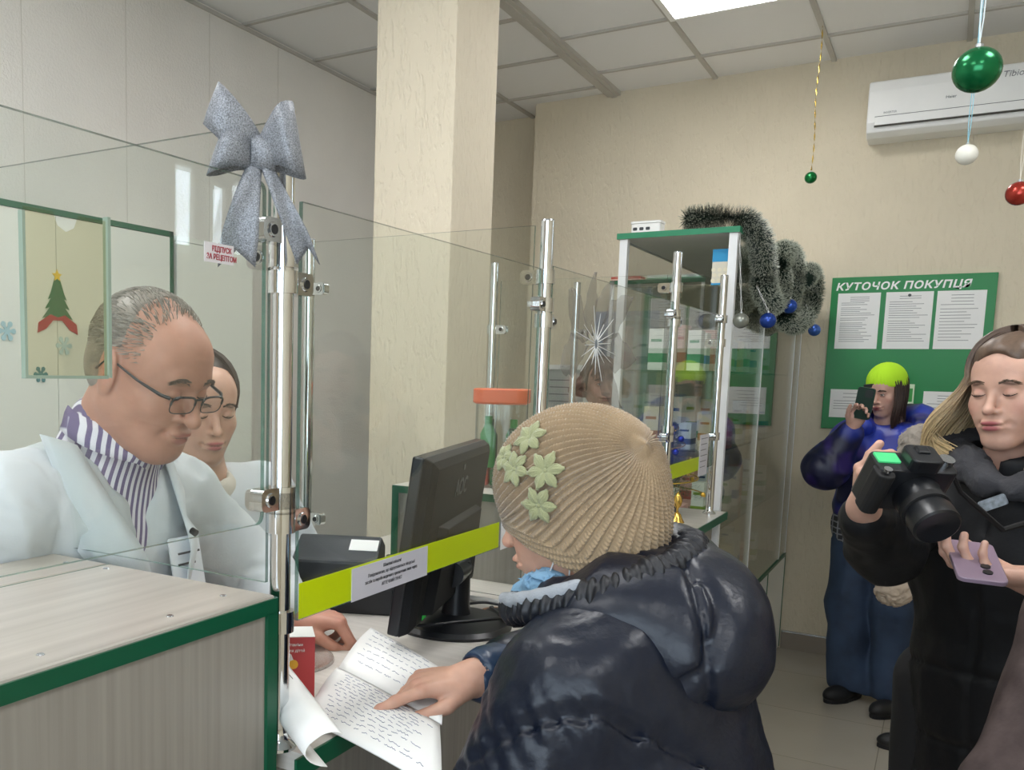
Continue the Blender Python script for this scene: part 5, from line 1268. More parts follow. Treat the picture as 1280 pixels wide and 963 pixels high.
    def thmax(ph):
        lo, hi = .5, 3.0
        for _ in range(22):
            m_ = (lo + hi) / 2; q, _v = hatpt(m_, ph); plane = max(-.118, -.078 + .75 * q[1])
            if q[2] > plane: lo = m_
            else: hi = m_
        return lo
    NP_, NT = 812, 170; NR = 58; V = []; cols = []; ca = np.array(lin('#b8a27f')[:3]); cb = np.array(lin('#94805e')[:3])
    for j in range(NP_):
        ph = 2 * PI * j / NP_; tm = thmax(ph)
        for i in range(NT + 1):
            f = i / NT; th = .004 + (tm - .004) * f; sn = min(1, math.sin(th) * 1.6); x = NR * (ph + .10 * math.sin(th * 2)) ; rib = math.cos(x)
            st = math.sin(th * 150 + (3.14 if (int(x / (2 * PI)) % 2) else 0)); band = 1.0 if f > .86 else 0
            dsp = (.0036 * rib * sn + .0016 * st * sn * (rib > -.3)) if not band else (.0022 * math.sin(th * 190) + .0014 * math.sin(NR * 1.5 * ph + th * 60)) + .002
            if f > .985: dsp -= (f - .985) * .35
            dsp += .0018 * math.sin(ph * 3 + 1) * math.sin(th)
            q, v = hatpt(th, ph, dsp + .004 * math.exp(-(th / .10) ** 2) - .003 * math.exp(-((th - .16) / .07) ** 2)); V.append(F.p(q)); g = .5 + .5 * math.tanh(dsp * 900); cols.append(ca)
    V = np.array(V) - np.array(origin(t)); Q = []
    for j in range(NP_):
        k = (j + 1) % NP_
        for i in range(NT): Q.append((j * (NT + 1) + i, j * (NT + 1) + i + 1, k * (NT + 1) + i + 1, k * (NT + 1) + i))
    me = new_mesh('knitted_hat', V, np.array(Q), True); hat = bpy.data.objects.new('knitted_hat', me); COL.objects.link(hat); hat.parent = t; ORI[hat.name] = origin(t)
    me.materials.append(mat('beige_wool', '#a58e70', .95, bump=.5, bscale=700, var=.08, vscale=40, sheen=.4))
    # green crochet flowers: loops of wool on the side of the hat
    M_gw = mat('green_wool', '#9c9f78', .95, bump=.6, bscale=500, sheen=.3)
    for (fx, fy, rot, sz) in ((683, 589, .2, 1.0), (646, 587, .9, .9), (675, 631, .0, .95), (664, 549, .5, .95), (633, 573, .3, .7)):
        c = hit(fx, fy)
        if c is None: continue
        n = _n(F.R @ ((F.loc(c[None])[0] - hc) / HR ** 2)); a1 = _n(np.cross(n, [0, 0, 1])); a2 = np.cross(n, a1); m = MB()
        for k in range(6):
            an = rot + k * PI / 3; d = a1 * math.cos(an) + a2 * math.sin(an); sd = np.cross(n, d); L_ = .0245 * sz
            for q, ww in ((0, .0026), (-1, .0024), (1, .0024), (-2, .0022), (2, .0022)):
                m.tube([c + n * (.002 + .0045 * math.sin(PI * s_) * (1 - .12 * abs(q))) + d * (.002 + L_ * s_ * (1 - .07 * abs(q))) + sd * q * .0027 * math.sin(PI * s_ ** 1.5) ** .6 for s_ in np.linspace(0, 1, 8)], [ww for s_ in np.linspace(0, 1, 8)], 6)
        m.sphere(c + n * .004, .0035, 10); m.build('crochet_flower', M_gw, hat, True, auto=180)
    # face mask pulled under the chin
    Mk = SDF(); Mk.ell(F.p((-.030, .072, -.118)), (.026, .030, .030), F.R, .01); Mk.ell(F.p((-.060, .040, -.105)), (.016, .030, .026), F.R, .01); Mk.ell(F.p((.03, .072, -.118)), (.03, .026, .026), F.R, .02)
    organic('face_mask', Mk, mat('pale_blue_mask', '#7fa6c4', .8), t, .003, lambda P, d: d - folds(P, .0075, 55, 3, (1, 1, .5)), 1)
    for s_ in (-1,):
        MB().tube([F.p((s_ * .062, .036, -.09)), F.p((s_ * .076, .01, -.060)), F.p((s_ * .083, -.012, -.03)), F.p((s_ * .084, -.02, -.005))], .0011, 6).tube([F.p((s_ * .060, .030, -.13)), F.p((s_ * .072, .0, -.09)), F.p((s_ * .084, -.02, -.04)), F.p((s_ * .085, -.025, -.01))], .0011, 6).build('ear_loop', M_white, t, True)
customer()

# ================================================================== older pharmacist
def white_coat_mat(): return mat('white_coat', '#c8cdd1', .8, bump=.15, bscale=300, sheen=.2)
def striped():
    m = mat('striped_shirt', '#dcd6e2', .8); nt = m.node_tree; b = nt.nodes['Principled BSDF']; w = nt.nodes.new('ShaderNodeTexWave'); w.inputs['Scale'].default_value = 28; w.wave_profile = 'SIN'; w.bands_direction = 'Y'
    tc = nt.nodes.new('ShaderNodeTexCoord'); mp = nt.nodes.new('ShaderNodeMapping'); mp.inputs['Rotation'].default_value = (math.radians(14), 0, math.radians(8)); nt.links.new(tc.outputs['Object'], mp.inputs[0]); nt.links.new(mp.outputs[0], w.inputs[0])
    r = nt.nodes.new('ShaderNodeValToRGB'); r.color_ramp.elements[0].position = .42; r.color_ramp.elements[0].color = lin('#6d5f86'); r.color_ramp.elements[1].position = .56; r.color_ramp.elements[1].color = lin('#e6e1ea')
    nt.links.new(w.outputs[1], r.inputs[0]); nt.links.new(r.outputs[0], b.inputs['Base Color']); return m
def pharmacist():
    F = Frame((-1.083, 1.066, 1.525), (.905, .045, -.43), (0, 0, 1), 1.04)
    t = thing('person', 'balding person with glasses and white coat over a striped shirt leaning forward', 'person', (-1.4, 1.03, 0))
    S = SDF(); pt = Paint('#bf8a76')
    head(S, F, pt, male=True, lids=.8, nose=1.25, jaw=1.1, old=1.2, brow='#6a5548', browa=.35, smile=.6, lip='#a8625a')
    S.ell(F.p((0, .04, -.095)), (.050, .045, .030), F.R, .03)      # double chin
    for k in range(4): S.cone(F.p((-.035, .092 - .004 * k, .040 + .012 * k)), F.p((.035, .092 - .004 * k, .040 + .012 * k)), .0012, .0012, .004, -1)
    N = np.array([-1.20, 1.065, 1.375])
    S.chain([F.p((0, -.02, -.04)), N, (-1.27, 1.05, 1.18), (-1.40, 1.03, .95)], [.066, .074, .14, .13], .03)
    S.cone((-1.20, .90, 1.33), (-1.18, 1.22, 1.31), .05, .05, .05)
    W = np.array([-.985, 1.315, 1.083])
    S.chain([(-1.18, 1.24, 1.30), (-1.13, 1.37, 1.12), W], [.05, .044, .030], .02)
    S.chain([(-1.20, .88, 1.32), (-1.30, .78, 1.08), (-1.27, .90, .98)], [.05, .044, .030], .02)
    hand(S, W, (.80, .52, -.10), (-.15, -.12, -1), (.50, -.85, 0), [(50, 68, 40), (55, 70, 40), (60, 70, 40), (62, 70, 40)], 1.02, ((.35, .85, .45), (-.05, .9, .45), (-.3, .85, .4)), paint=pt)
    hand(S, (-1.27, .90, .98), (.0, .2, -1), (0, 1, .2), (1, 0, 0), [(20, 30, 20)] * 4)
    legs_skin(S, (-1.40, 1.14, .88), (-1.40, .92, .88), (-1.44, 1.15, .02), (-1.42, .91, .02))
    bodyskin(t, F, S, pt, N, .0026)
    face_details(F, t, .8, '#5f5048', True, 1.6)
    M_c = white_coat_mat()
    sh = SDF(); sh.ell((-1.275, 1.06, 1.16), (.165, .205, .23), rotm(0, 25, 0), .03); sh.cone((-1.225, .94, 1.30), (-1.205, 1.19, 1.29), .055, .055, .05); sh.chain([N + np.array([0, 0, -.02]), N + np.array([.03, .002, .045])], [.092, .078], .03)
    sh.cone(N + np.array([.015, 0, .02]), F.p((0, 0, -.02)), .072, .066, .006, -1)
    sh.ell((-1.36, 1.03, .98), (.17, .20, .18), None, .06)
    shirt = organic('shirt', sh, striped(), t, .005, lambda P, d: d - folds(P, .003, 14, 4), 1)
    # shirt collar wings
    for s in (-1, 1):
        base = []
        for i in range(9):
            a = math.radians(8 + 105 * i / 8) * s; c = N + np.array([.030, .002, .050]); r = .078
            q = c + np.array([math.cos(a) * r, math.sin(a) * r, .014 - .030 * math.cos(a)]); w_ = .036 - .014 * i / 8 if i > 0 else .046
            out = np.array([math.cos(a), math.sin(a), 0]); base.append([q + np.array([0, 0, .016]), q + out * .006 + np.array([0, 0, .004]), q + out * (.010 + .012 * (i < 2)) + np.array([0, 0, -w_ * .55]), q + out * .014 + np.array([0, 0, -w_])])
        MB().grid(base).build('collar', striped(), shirt, True, auto=180, solid=.002)
    ct = SDF(); ct.ell((-1.282, 1.055, 1.15), (.180, .222, .235), rotm(0, 25, 0), .03); ct.cone((-1.215, .90, 1.310), (-1.195, 1.225, 1.295), .074, .074, .05)
    ct.ell((-1.235, 1.06, 1.355), (.080, .12, .040), None, .05); ct.ell((-1.37, 1.03, .95), (.185, .225, .24), None, .06); ct.ell((-1.40, 1.03, .68), (.19, .24, .26), None, .06)
    ct.chain([(-1.20, 1.245, 1.285), (-1.12, 1.375, 1.125), (-1.01, 1.325, 1.088)], [.076, .066, .048], .03); ct.chain([(-1.205, .875, 1.295), (-1.30, .78, 1.09), (-1.275, .89, 1.0)], [.080, .070, .050], .03)
    ct.cone(N + np.array([.03, 0, .06]), F.p((0, 0, -.04)), .092, .084, .008, -1)
    # front opening
    ct.cone(np.array([-1.065, 1.065, 1.37]), np.array([-1.065, 1.035, 1.10]), .074, .010, .008, -1); ct.cone(N + np.array([.06, 0, .02]), np.array([-1.06, 1.065, 1.36]), .080, .078, .01, -1)
    def dc(P, d):
        return d - folds(P, .010, 8.5, 8, (1, 1, .45)) - folds(P, .0035, 24, 15, (1, 1, .6)) + .004 * seam(P, (-1.2, .915, 1.3), (0, 1, -.25), .004)
    coat = organic('coat', ct, M_c, t, .0055, dc, 1)
    # lapels
    for s in (-1, 1):
        rows = []
        for i in range(13):
            f = i / 12; z = 1.405 - .30 * f; fx = -1.175 + .115 * min(1, f * 1.8) + .012 * max(0, f - .5); yin = 1.06 + s * (.088 - .070 * f ** 1.1); w_ = (.040 + .030 * min(1, f * 2)) if f < .5 else .070 * (1 - (f - .5) / .5) ** .8 + .006
            if .36 < f < .46: w_ *= .72
            rows.append([V3(fx + .012 + .010 * (1 - q) - .030 * q * q * (1 + f), yin + s * w_ * q, z + .018 * q * (1 if f < .4 else -.4)) for q in (0, .33, .66, 1)])
        MB().grid(rows).build('lapel', M_c, coat, True, auto=180, solid=.003)
    m = MB(); m.rbox((-1.052, 1.115, 1.20), (.0025, .072, .10), .004, rotm_m(0, -12, 0), 2, 0); m.build('name_badge', mat('badge_plastic', '#dfe3ea', .25), coat)
    m = MB()
    for k in range(4): m.box((-1.0495 + .0085 * 0 - .0 + (.02 - .02 * k) * .21, 1.112, 1.225 - .02 * k), (.002, .050 - .01 * (k % 2), .0035), rotm_m(0, -12, 0))
    m.build('badge_print', M_ink, coat); MB().cyl((-1.040, 1.113, 1.262), (-1.030, 1.113, 1.258), .006, n=12).build('badge_clip', M_black, coat)
    # glasses
    M_fr = mat('dark_frame', '#2b3036', .3, .4); g = thing('glasses', None, None, F.p((0, .1, 0))); g.parent = t; g.location = Vector(F.p((0, .1, 0))) - origin(t)
    # rims as one frame with nose bridge, temples, lenses
    def lens_loop(s):
        pts = []
        for k in range(28):
            a = 2 * PI * k / 28; x = .0255 * (abs(math.cos(a)) ** .55) * (1 if math.cos(a) > 0 else -1); z = .0135 * (abs(math.sin(a)) ** .6) * (1 if math.sin(a) > 0 else -1); pts.append(F.p((s * .0335 + x, .1055 - .10 * abs(s * .0335 + x) ** 1.5 * 2, -.006 + z)))
        return pts
    m = MB()
    for s in (-1, 1):
        m.tube(lens_loop(s), .0009, 6, True)
        top = [p for p in lens_loop(s)[0:15]]; m.tube(top, .0019, 6)
    m.tube([F.p((-.010, .105, .003)), F.p((0, .110, .006)), F.p((.010, .105, .003))], .0017, 6)
    bpy.data.objects.remove(g)
    g = m.build('glasses_frame', M_fr, t, True)
    for s in (-1, 1):
        MB().tube([F.p((s * .059, .098, .003)), F.p((s * .070, .088, .004)), F.p((s * .077, .045, .006)), F.p((s * .0815, .0, .012)), F.p((s * .083, -.018, .008)), F.p((s * .083, -.032, -.012))], [.0030, .0030, .0022, .0018, .0018, .0018], 6).build('temple', M_fr, g, True)
        MB().add([V3(*p) for p in lens_loop(s)], [tuple(range(28))]).build('lens', glass_mat('lens_glass', (.95, .96, .96, 1), 1.3), g)
    # thin grey hair on sides and back, wisps on top
    rh = random.Random(3); st = []
    for i in range(3600):
        a = rh.uniform(0, 2 * PI); th = rh.uniform(.15, 1.85); q = skull_path(F, a, th, th, .0, 1)[0]; L = F.loc(np.array([q]))[0]
        if L[1] > .035 and th > .5: continue
        if L[1] > .055 or L[2] < -.055: continue
        if L[1] > .0 and L[2] < .028: continue
        top = L[2] > .085 and L[1] > -.06
        if top and rh.random() > .30: continue
        n = _n(F.R @ (L - np.array([0, -.022, .03]))); dn = F.v((rh.uniform(-.25, .25), -.85 if not top else -.6, -.35 if not top else .05)); d = _n(dn - n * (dn @ n) * .9); l_ = rh.uniform(.010, .020)
        st.append([q - n * .004, q + d * l_ * .5 + n * .002, q + d * l_ + n * .0015])
    add_hair('hair', t, st, .0008, '#6d655d', '#a39b92', 4)
    scalp_cap('hair_base', t, F, '#8a7f76', 1.012, ((0, .055, .050), (.090, .090, .110)), .004, .001)
    Tr = SDF(); Tr.ell((-1.41, 1.03, .85), (.13, .19, .14), None, .04)
    for y in (1.14, .92): Tr.chain([(-1.41, y, .85), (-1.42, y, .45), (-1.43, y, .07)], [.10, .075, .065], .04)
    organic('trousers', Tr, mat('dark_trousers', '#1c1d22', .8), t, .009, lambda P, d: d - folds(P, .004, 10, 3), 1)
    shoe(t, (-1.40, 1.15, 0), (1, 0), mat('black_leather', '#17171a', .4)); shoe(t, (-1.40, .91, 0), (1, 0), mat('black_leather', '#17171a', .4))
def rotm_m(a, b, c): return Euler((math.radians(a), math.radians(b), math.radians(c))).to_matrix()
pharmacist()

# ================================================================== generic standing helper
def torso_skin(S, F, N, hip, shL, shR, elL, elR, wrL, wrR, r=.09):
    S.chain([F.p((0, -.015, -.05)), N, (np.array(N) + np.array(hip)) / 2, hip], [.052, .056, r, r], .03); S.cone(shL, shR, .045, .045, .04)
    S.chain([shL, elL, wrL], [.042, .038, .026], .02); S.chain([shR, elR, wrR], [.042, .038, .026], .02)

# second pharmacist, behind
def pharmacist2():
    F = Frame((-1.345, 1.470, 1.452), (.86, -.42, -.22), (0, 0, 1), .95)
    t = thing('person', 'dark haired person in white tunic half hidden behind the balding pharmacist', 'person', (-1.40, 1.52, 0))
    S = SDF(); pt = Paint('#cba08c'); head(S, F, pt, lids=.8, lip='#b05560', brow='#3a2c26')
    N = np.array([-1.375, 1.49, 1.30]); torso_skin(S, F, N, (-1.42, 1.54, .95), (-1.33, 1.66, 1.25), (-1.42, 1.34, 1.25), (-1.26, 1.74, 1.05), (-1.56, 1.36, 1.02), (-1.16, 1.56, 1.075), (-1.52, 1.42, .82))
    hand(S, (-1.16, 1.56, 1.075), (.8, -.5, -.05), (0, 0, -1), (-.5, -.8, 0), [(20, 25, 15)] * 4, .92, paint=pt); hand(S, (-1.52, 1.42, .82), (0, 0, -1), (1, 0, 0), (0, -1, 0), [(20, 30, 20)] * 4, .92)
    legs_skin(S, (-1.42, 1.62, .85), (-1.42, 1.44, .85), (-1.42, 1.63, .02), (-1.42, 1.43, .02)); bodyskin(t, F, S, pt, N, .003); face_details(F, t, .8, '#3a2c26')
    C = SDF(); C.ell((-1.39, 1.50, 1.10), (.13, .19, .20), rotm(0, 0, -25), .03); C.cone((-1.41, 1.35, 1.245), (-1.335, 1.655, 1.245), .070, .070, .05); C.ell((-1.41, 1.53, .85), (.15, .19, .22), rotm(0, 0, -25), .06); C.ell((-1.42, 1.53, .62), (.15, .20, .2), None, .05)
    C.chain([(-1.33, 1.665, 1.235), (-1.26, 1.745, 1.06), (-1.19, 1.60, 1.085)], [.070, .060, .048], .03); C.chain([(-1.42, 1.345, 1.235), (-1.555, 1.36, 1.03), (-1.53, 1.42, .86)], [.070, .058, .046], .03)
    C.cone(N + np.array([.045, -.02, .02]), N + np.array([.085, -.04, -.07]), .062, .030, .01, -1); C.cone(N, F.p((0, 0, -.03)), .066, .06, .01, -1)
    organic('tunic', C, white_coat_mat(), t, .0055, lambda P, d: d - folds(P, .005, 9, 6), 1)
    U = SDF(); U.ell((-1.385, 1.50, 1.12), (.112, .165, .18), rotm(0, 0, -25), .03); U.ell(N + np.array([.01, 0, -.03]), (.075, .085, .05), None, .04); U.cone(N + np.array([.02, -.01, .0]), F.p((0, 0, -.03)), .056, .06, .01, -1)
    organic('undershirt', U, mat('cream_shirt', '#c9c2b6', .9, bump=.3, bscale=200), t, .005, lambda P, d: d - folds(P, .003, 16, 2), 1)
    scalp_cap('hair_base', t, F, '#3b302b', 1.07); rh = random.Random(8); st = []
    for i in range(900):
        a = rh.uniform(0, 2 * PI); 
        if abs(((a - PI / 2 + PI) % (2 * PI)) - PI) < .75: continue
        p = skull_path(F, a, .1, 1.75, .004 + rh.uniform(0, .006), 8); st.append(p + [p[-1] + F.v((0, -.01, -.018))])
    add_hair('hair', t, st, .0016, '#3a2e29', '#55453c', 4)
    Tr = SDF(); Tr.ell((-1.42, 1.53, .80), (.12, .17, .14), None, .04)
    for y in (1.62, 1.44): Tr.chain([(-1.42, y, .80), (-1.42, y, .42), (-1.42, y, .07)], [.09, .07, .06], .04)
    organic('trousers', Tr, mat('white_coat', '#c8cdd1', .8), t, .009, None, 1); shoe(t, (-1.40, 1.63, 0), (1, 0), M_white, .25); shoe(t, (-1.40, 1.43, 0), (1, 0), M_white, .25)
    MB().tube([N + np.array([-.05, .045, .02]), N + np.array([.0, .06, -.01]), N + np.array([.06, .015, -.06]), N + np.array([.07, -.025, -.07]), N + np.array([.045, -.06, -.04]), N + np.array([-.03, -.06, .02])], .0008, 5).build('necklace', mat('gold', '#cfa955', .22, .9), t, True)
pharmacist2()
# ================================================================== photographer
def long_hair(F, t, seedv, n, c0, c1, fall, r=.0016, wave=.010, part=0.0, spread=.02, curl=.03, name='hair', wf=3.2, gap=.95, off0=.003, hshift=0.0, bangs=0, top0=.12, mat_=None):
    rh = random.Random(seedv); st = []
    for i in range(n):
        a = rh.uniform(0, 2 * PI); da = ((a - PI / 2 + PI) % (2 * PI)) - PI           # angle from the face direction
        if abs(da) < gap: da = math.copysign(gap + rh.uniform(0, .35), da)
        a2 = PI / 2 + da; off = off0 + rh.uniform(0, .014); L_ = fall * rh.uniform(.82, 1.08)
        p = []; n1 = 9
        for k in range(n1):
            th = top0 + (1.52 - top0) * k / (n1 - 1); aa = a2 + (0 if k > 2 else 0)
            v = (math.sin(th) * math.cos(aa) * (.079 + off), math.sin(th) * math.sin(aa) * (.098 + off), math.cos(th) * (.089 + off)); p.append(np.array([v[0] + part * math.cos(th), -.022 + v[1], .030 + v[2]]))
        out = np.array([math.cos(a2), math.sin(a2), 0]); ph = rh.uniform(0, .9) + (2 if da > 0 else 0) + math.floor(da * 3) * .8; last = p[-1]; n2 = 16
        W_ = F.R
        for k in range(1, n2 + 1):
            f = k / n2; w = wave * f ** .7
            q = last + out * (spread * math.sin(min(1, f * 1.4) * PI / 2) + w * math.sin(wf * 2 * f + ph) - .012 * f * f) + np.array([-out[1], out[0], 0]) * w * math.cos(wf * 2 * f + ph) + np.array([0, -.0, -L_ * f])
            if f > .72: q = q + out * (-(f - .72) * curl * 2) + np.array([0, 0, (f - .72) ** 2 * curl * 4])
            p.append(q)
        # the fall goes down in the world, not along a tilted head
        P3 = [F.p(q) for q in p[:n1]]; base = P3[-1]
        for q in p[n1:]:
            dlt = (q - p[n1 - 1]) * F.s; P3.append(base + F.R[:, 0] * dlt[0] + _n(F.R[:, 1] * np.array([1, 1, 0])) * dlt[1] + np.array([0, 0, dlt[2]]))
        st.append(P3)
    for i in range(bangs):
        x = rh.uniform(-.062, .062); L_ = rh.uniform(.035, .060); st.append([F.p((x * .5, .02, .125)), F.p((x * .8, .062, .108)), F.p((x, .090, .078)), F.p((x * 1.08, .103 - abs(x) * .35, .050)), F.p((x * 1.12 + .006 * math.sin(i), .104 - abs(x) * .45, .078 - L_))])
    return add_hair(name, t, st, r, c0, c1, 5, hshift, mat_)

def photographer():
    F = Frame((.113, 2.268, 1.520), (-.50, -.85, -.10), (-.03, .06, 1), .95)
    t = thing('person', 'person with long wavy blond hair and black padded coat holding a camera and a phone', 'person', (.13, 2.36, 0))
    S = SDF(); pt = Paint('#c99f8c'); head(S, F, pt, lids=.8, nose=1.05, jaw=1.05, lip='#a04a55', brow='#5a4034', smile=.6, browa=.85, blush='#c07a6c')
    N = np.array([.128, 2.32, 1.37]); shR = (-.03, 2.40, 1.31); shL = (.27, 2.22, 1.31); elR = (-.075, 2.13, 1.19); elL = (.30, 2.04, 1.11)
    wR = np.array([-.118, 1.925, 1.300]); wL = np.array([.150, 1.925, 1.195])
    torso_skin(S, F, N, (.14, 2.40, .95), shL, shR, elL, elR, wL, wR)
    camc = np.array([-.055, 1.835, 1.360])
    hand(S, wR, (.02, -.62, .62), (.84, .40, .05), (-.1, .60, .70), [(48, 50, 30), (55, 55, 30), (58, 55, 32), (60, 55, 30)], .92, ((.75, .6, .2), (.55, .7, .5), (.4, .6, .7)), paint=pt)
    hand(S, wL, (-.86, -.42, .12), (.10, .25, 1), (-.30, .80, -.05), [(18, 30, 25), (22, 32, 28), (26, 36, 28), (30, 38, 28)], .95, ((.75, .55, .45), (.3, .85, .55), (.0, .9, .5)), paint=pt)
    legs_skin(S, (.02, 2.44, .85), (.24, 2.34, .85), (.02, 2.46, .02), (.25, 2.36, .02)); bodyskin(t, F, S, pt, N, .0026); face_details(F, t, .8, '#54402f', False, 1.1)
    C = SDF(); Ry = rotm(0, 0, -30)
    C.ell((.135, 2.345, 1.16), (.205, .145, .19), Ry, .04); C.cone((-.015, 2.395, 1.305), (.265, 2.225, 1.305), .078, .078, .06); C.ell((.15, 2.365, .92), (.185, .155, .24), Ry, .06)
    C.ell((.17, 2.375, .66), (.175, .16, .30), Ry, .06); C.ell((.17, 2.375, .50), (.175, .16, .16), Ry, .05); C.ell((.13, 2.315, 1.375), (.105, .095, .045), Ry, .04)
    C.chain([(-.035, 2.395, 1.29), (-.085, 2.13, 1.19), (-.112, 1.965, 1.275)], [.078, .064, .046], .03); C.chain([(.275, 2.215, 1.29), (.315, 2.04, 1.12), (.185, 1.95, 1.185)], [.082, .076, .048], .03)
    C.cone(N + np.array([-.02, -.03, .02]), F.p((0, 0, -.05)), .066, .075, .01, -1); C.rb((.14, 2.385, .30), (.4, .4, .08), None, .01, .01, -1)
    M_bk = mat('black_padded', '#0d0e12', .58, spec=.35, bump=.4, bscale=60)
    def dk(P, d):
        g = sum(seam(P, (0, 0, z), (.0, .12, 1), .006) for z in (1.20, 1.04, .88, .70)); return d - folds(P, .005, 13, 21, (1, 1, .9)) + .007 * np.clip(g, 0, 1) + .006 * seam(P, (.07, 2.2, 1), (.85, -.5, 0), .004) * (P[:, 1] < 2.34)
    coat = organic('padded_coat', C, M_bk, t, .007, dk, 1)
    K = SDF(); K.chain([(.02, 2.36, 1.385), (.045, 2.26, 1.365), (.075, 2.21, 1.335)], [.030, .030, .026], .02); K.chain([(.24, 2.25, 1.385), (.19, 2.20, 1.36), (.13, 2.185, 1.33)], [.030, .030, .026], .02); K.chain([(.02, 2.37, 1.39), (.12, 2.43, 1.42), (.24, 2.30, 1.39)], [.032, .04, .032], .02)
    organic('hood_collar', K, mat('dark_grey_fleece', '#3d3d41', .9, bump=.7, bscale=200), coat, .005, lambda P, d: d - folds(P, .006, 30, 3, (1, 1, 1)), 1)
    K = SDF(); K.chain([(-.015, 2.33, 1.36), (-.035, 2.40, 1.385), (.03, 2.46, 1.40)], [.038, .045, .045], .02)
    organic('fur_trim', K, mat('grey_beige_fur', '#8d857c', .95, bump=1, bscale=160), coat, .005, lambda P, d: d - folds(P, .010, 45, 3, (1, 1, 1)), 1)
    # silver patch on the chest
    MB().rbox((.088, 2.158, 1.30), (.052, .004, .022), .004, rotm_m(0, -28, -30), 2, 1).build('silver_patch', mat('silver_print', '#aab4bf', .3, .5, var=.4, vscale=90), coat)
    # trousers and boots below the hem
    Tr = SDF()
    for x, y in ((.04, 2.44), (.24, 2.35)): Tr.chain([(x, y, .85), (x, y, .45), (x, y, .08)], [.095, .08, .075], .03)
    organic('trousers', Tr, mat('black_trousers', '#101013', .8), t, .009, lambda P, d: d - folds(P, .005, 12, 3), 1)
    shoe(t, (.03, 2.40, 0), (-.5, -.85), mat('black_leather', '#17171a', .4)); shoe(t, (.24, 2.30, 0), (-.4, -.9), mat('black_leather', '#17171a', .4))
    scalp_cap('hair_base', t, F, '#5f4c3e', 1.08, ((0, .094, -.035), (.060, .072, .124)), extra=lambda S, F: S.ell(F.p((0, .02, .075)), np.array([.062, .06, .040]) * F.s, F.R, .02))
    long_hair(F, t, 5, 2300, '#5a483c', '#eccf9a', .225, .0019, .024, .010, .060, .07, wf=3.6, gap=.90, hshift=.25)
    # camera held in the right hand
    d = thing('camera', 'black digital camera with lens pointing down in the blond person\'s right hand', 'camera', camc)
    Rm = Matrix(((.84, .50, .20), (-.50, .86, 0), (-.20, -.10, .97))).to_4x4(); ex = V3(.84, .54, -.04).normalized(); ez = V3(0, -.60, .80); ez = (ez - ex * ez.dot(ex)).normalized(); ey = ez.cross(ex); q = Matrix((ex, ey, ez)).transposed()
    R3 = q
    B = lambda m, c, s_, r=.006, ax=2: m.rbox(V3(*camc) + R3 @ V3(*c), s_, r, R3, 3, ax)
    m = MB(); B(m, (0, 0, 0), (.135, .055, .085), .012); m.build('camera_body', M_black, d, bevel=.003)
    m = MB(); B(m, (-.058, -.024, -.002), (.030, .040, .082), .012); m.build('grip', mat('rubber_black', '#0c0c0e', .7), d, bevel=.003)
    m = MB(); B(m, (.006, -.004, .052), (.052, .050, .026), .010); B(m, (.006, .004, .066), (.022, .020, .006), .003); m.build('viewfinder_hump', M_black, d, bevel=.003)
    m = MB(); m.lathe([(.036, 0), (.038, .008), (.036, .03), (.034, .05), (.037, .056), (.037, .085), (.033, .088), (.0001, .080)], V3(*camc) + R3 @ V3(.010, -.026, -.004), R3 @ Matrix.Rotation(math.radians(90), 3, 'X'), 32); m.build('lens', M_black, d, True)
    m = MB(); m.lathe([(.0345, .032), (.0385, .034), (.0385, .046), (.0345, .048)], V3(*camc) + R3 @ V3(.010, -.026, -.004), R3 @ Matrix.Rotation(math.radians(90), 3, 'X'), 32); m.build('zoom_ring', mat('rubber_black', '#0c0c0e', .7), d, True)
    m = MB(); m.cyl(V3(*camc) + R3 @ V3(.052, 0, .042), V3(*camc) + R3 @ V3(.052, 0, .054), .0125, n=20); m.build('mode_dial', M_steel, d, True)
    m = MB(); B(m, (-.044, .006, .0440), (.038, .026, .003), .002); m.build('top_display', mat('green_lcd', '#49c27a', .3, emit=.35), d)
    m = MB(); m.cyl(V3(*camc) + R3 @ V3(-.058, -.030, .041), V3(*camc) + R3 @ V3(-.058, -.030, .048), .007, n=16); m.build('shutter_button', M_steel, d, True)
    MB().tube([V3(*camc) + R3 @ V3(.068, 0, .03), (.03, 1.93, 1.34), (.10, 2.0, 1.27), (.15, 2.09, 1.28), (.17, 2.15, 1.33), (.20, 2.20, 1.37)], [.004, .004, .005, .006, .006, .006], 6).build('strap', mat('black_strap', '#121214', .8), d, True)
    # phone held in the left hand
    pc = np.array([.060, 1.865, 1.228]); ph = thing('phone', 'mauve phone with two camera lenses held in the blond person\'s left hand', 'phone', pc)
    u = V3(-.16, .90, .30).normalized(); nn = V3(.12, -.40, .90); nn = (nn - u * nn.dot(u)).normalized(); w_ = nn.cross(u); Rp = Matrix((u, w_, nn)).transposed()
    m = MB(); m.rbox(V3(*pc), (.140, .072, .0085), .012, Rp, 5, 2); m.build('phone_case', mat('mauve_case', '#8d7a8c', .3), ph, True, auto=30, bevel=.0015)
    m = MB(); m.rbox(V3(*pc) - nn * .0045, (.132, .066, .001), .009, Rp, 4, 2); m.build('screen', mat('screen', '#1b2733', .1), ph)
    for k in (-.042, -.022):
        MB().cyl(V3(*pc) + u * k + w_ * -.010 + nn * .0042, V3(*pc) + u * k + w_ * -.010 + nn * .0062, .0075, n=18).build('camera_lens', M_black, ph)
photographer()

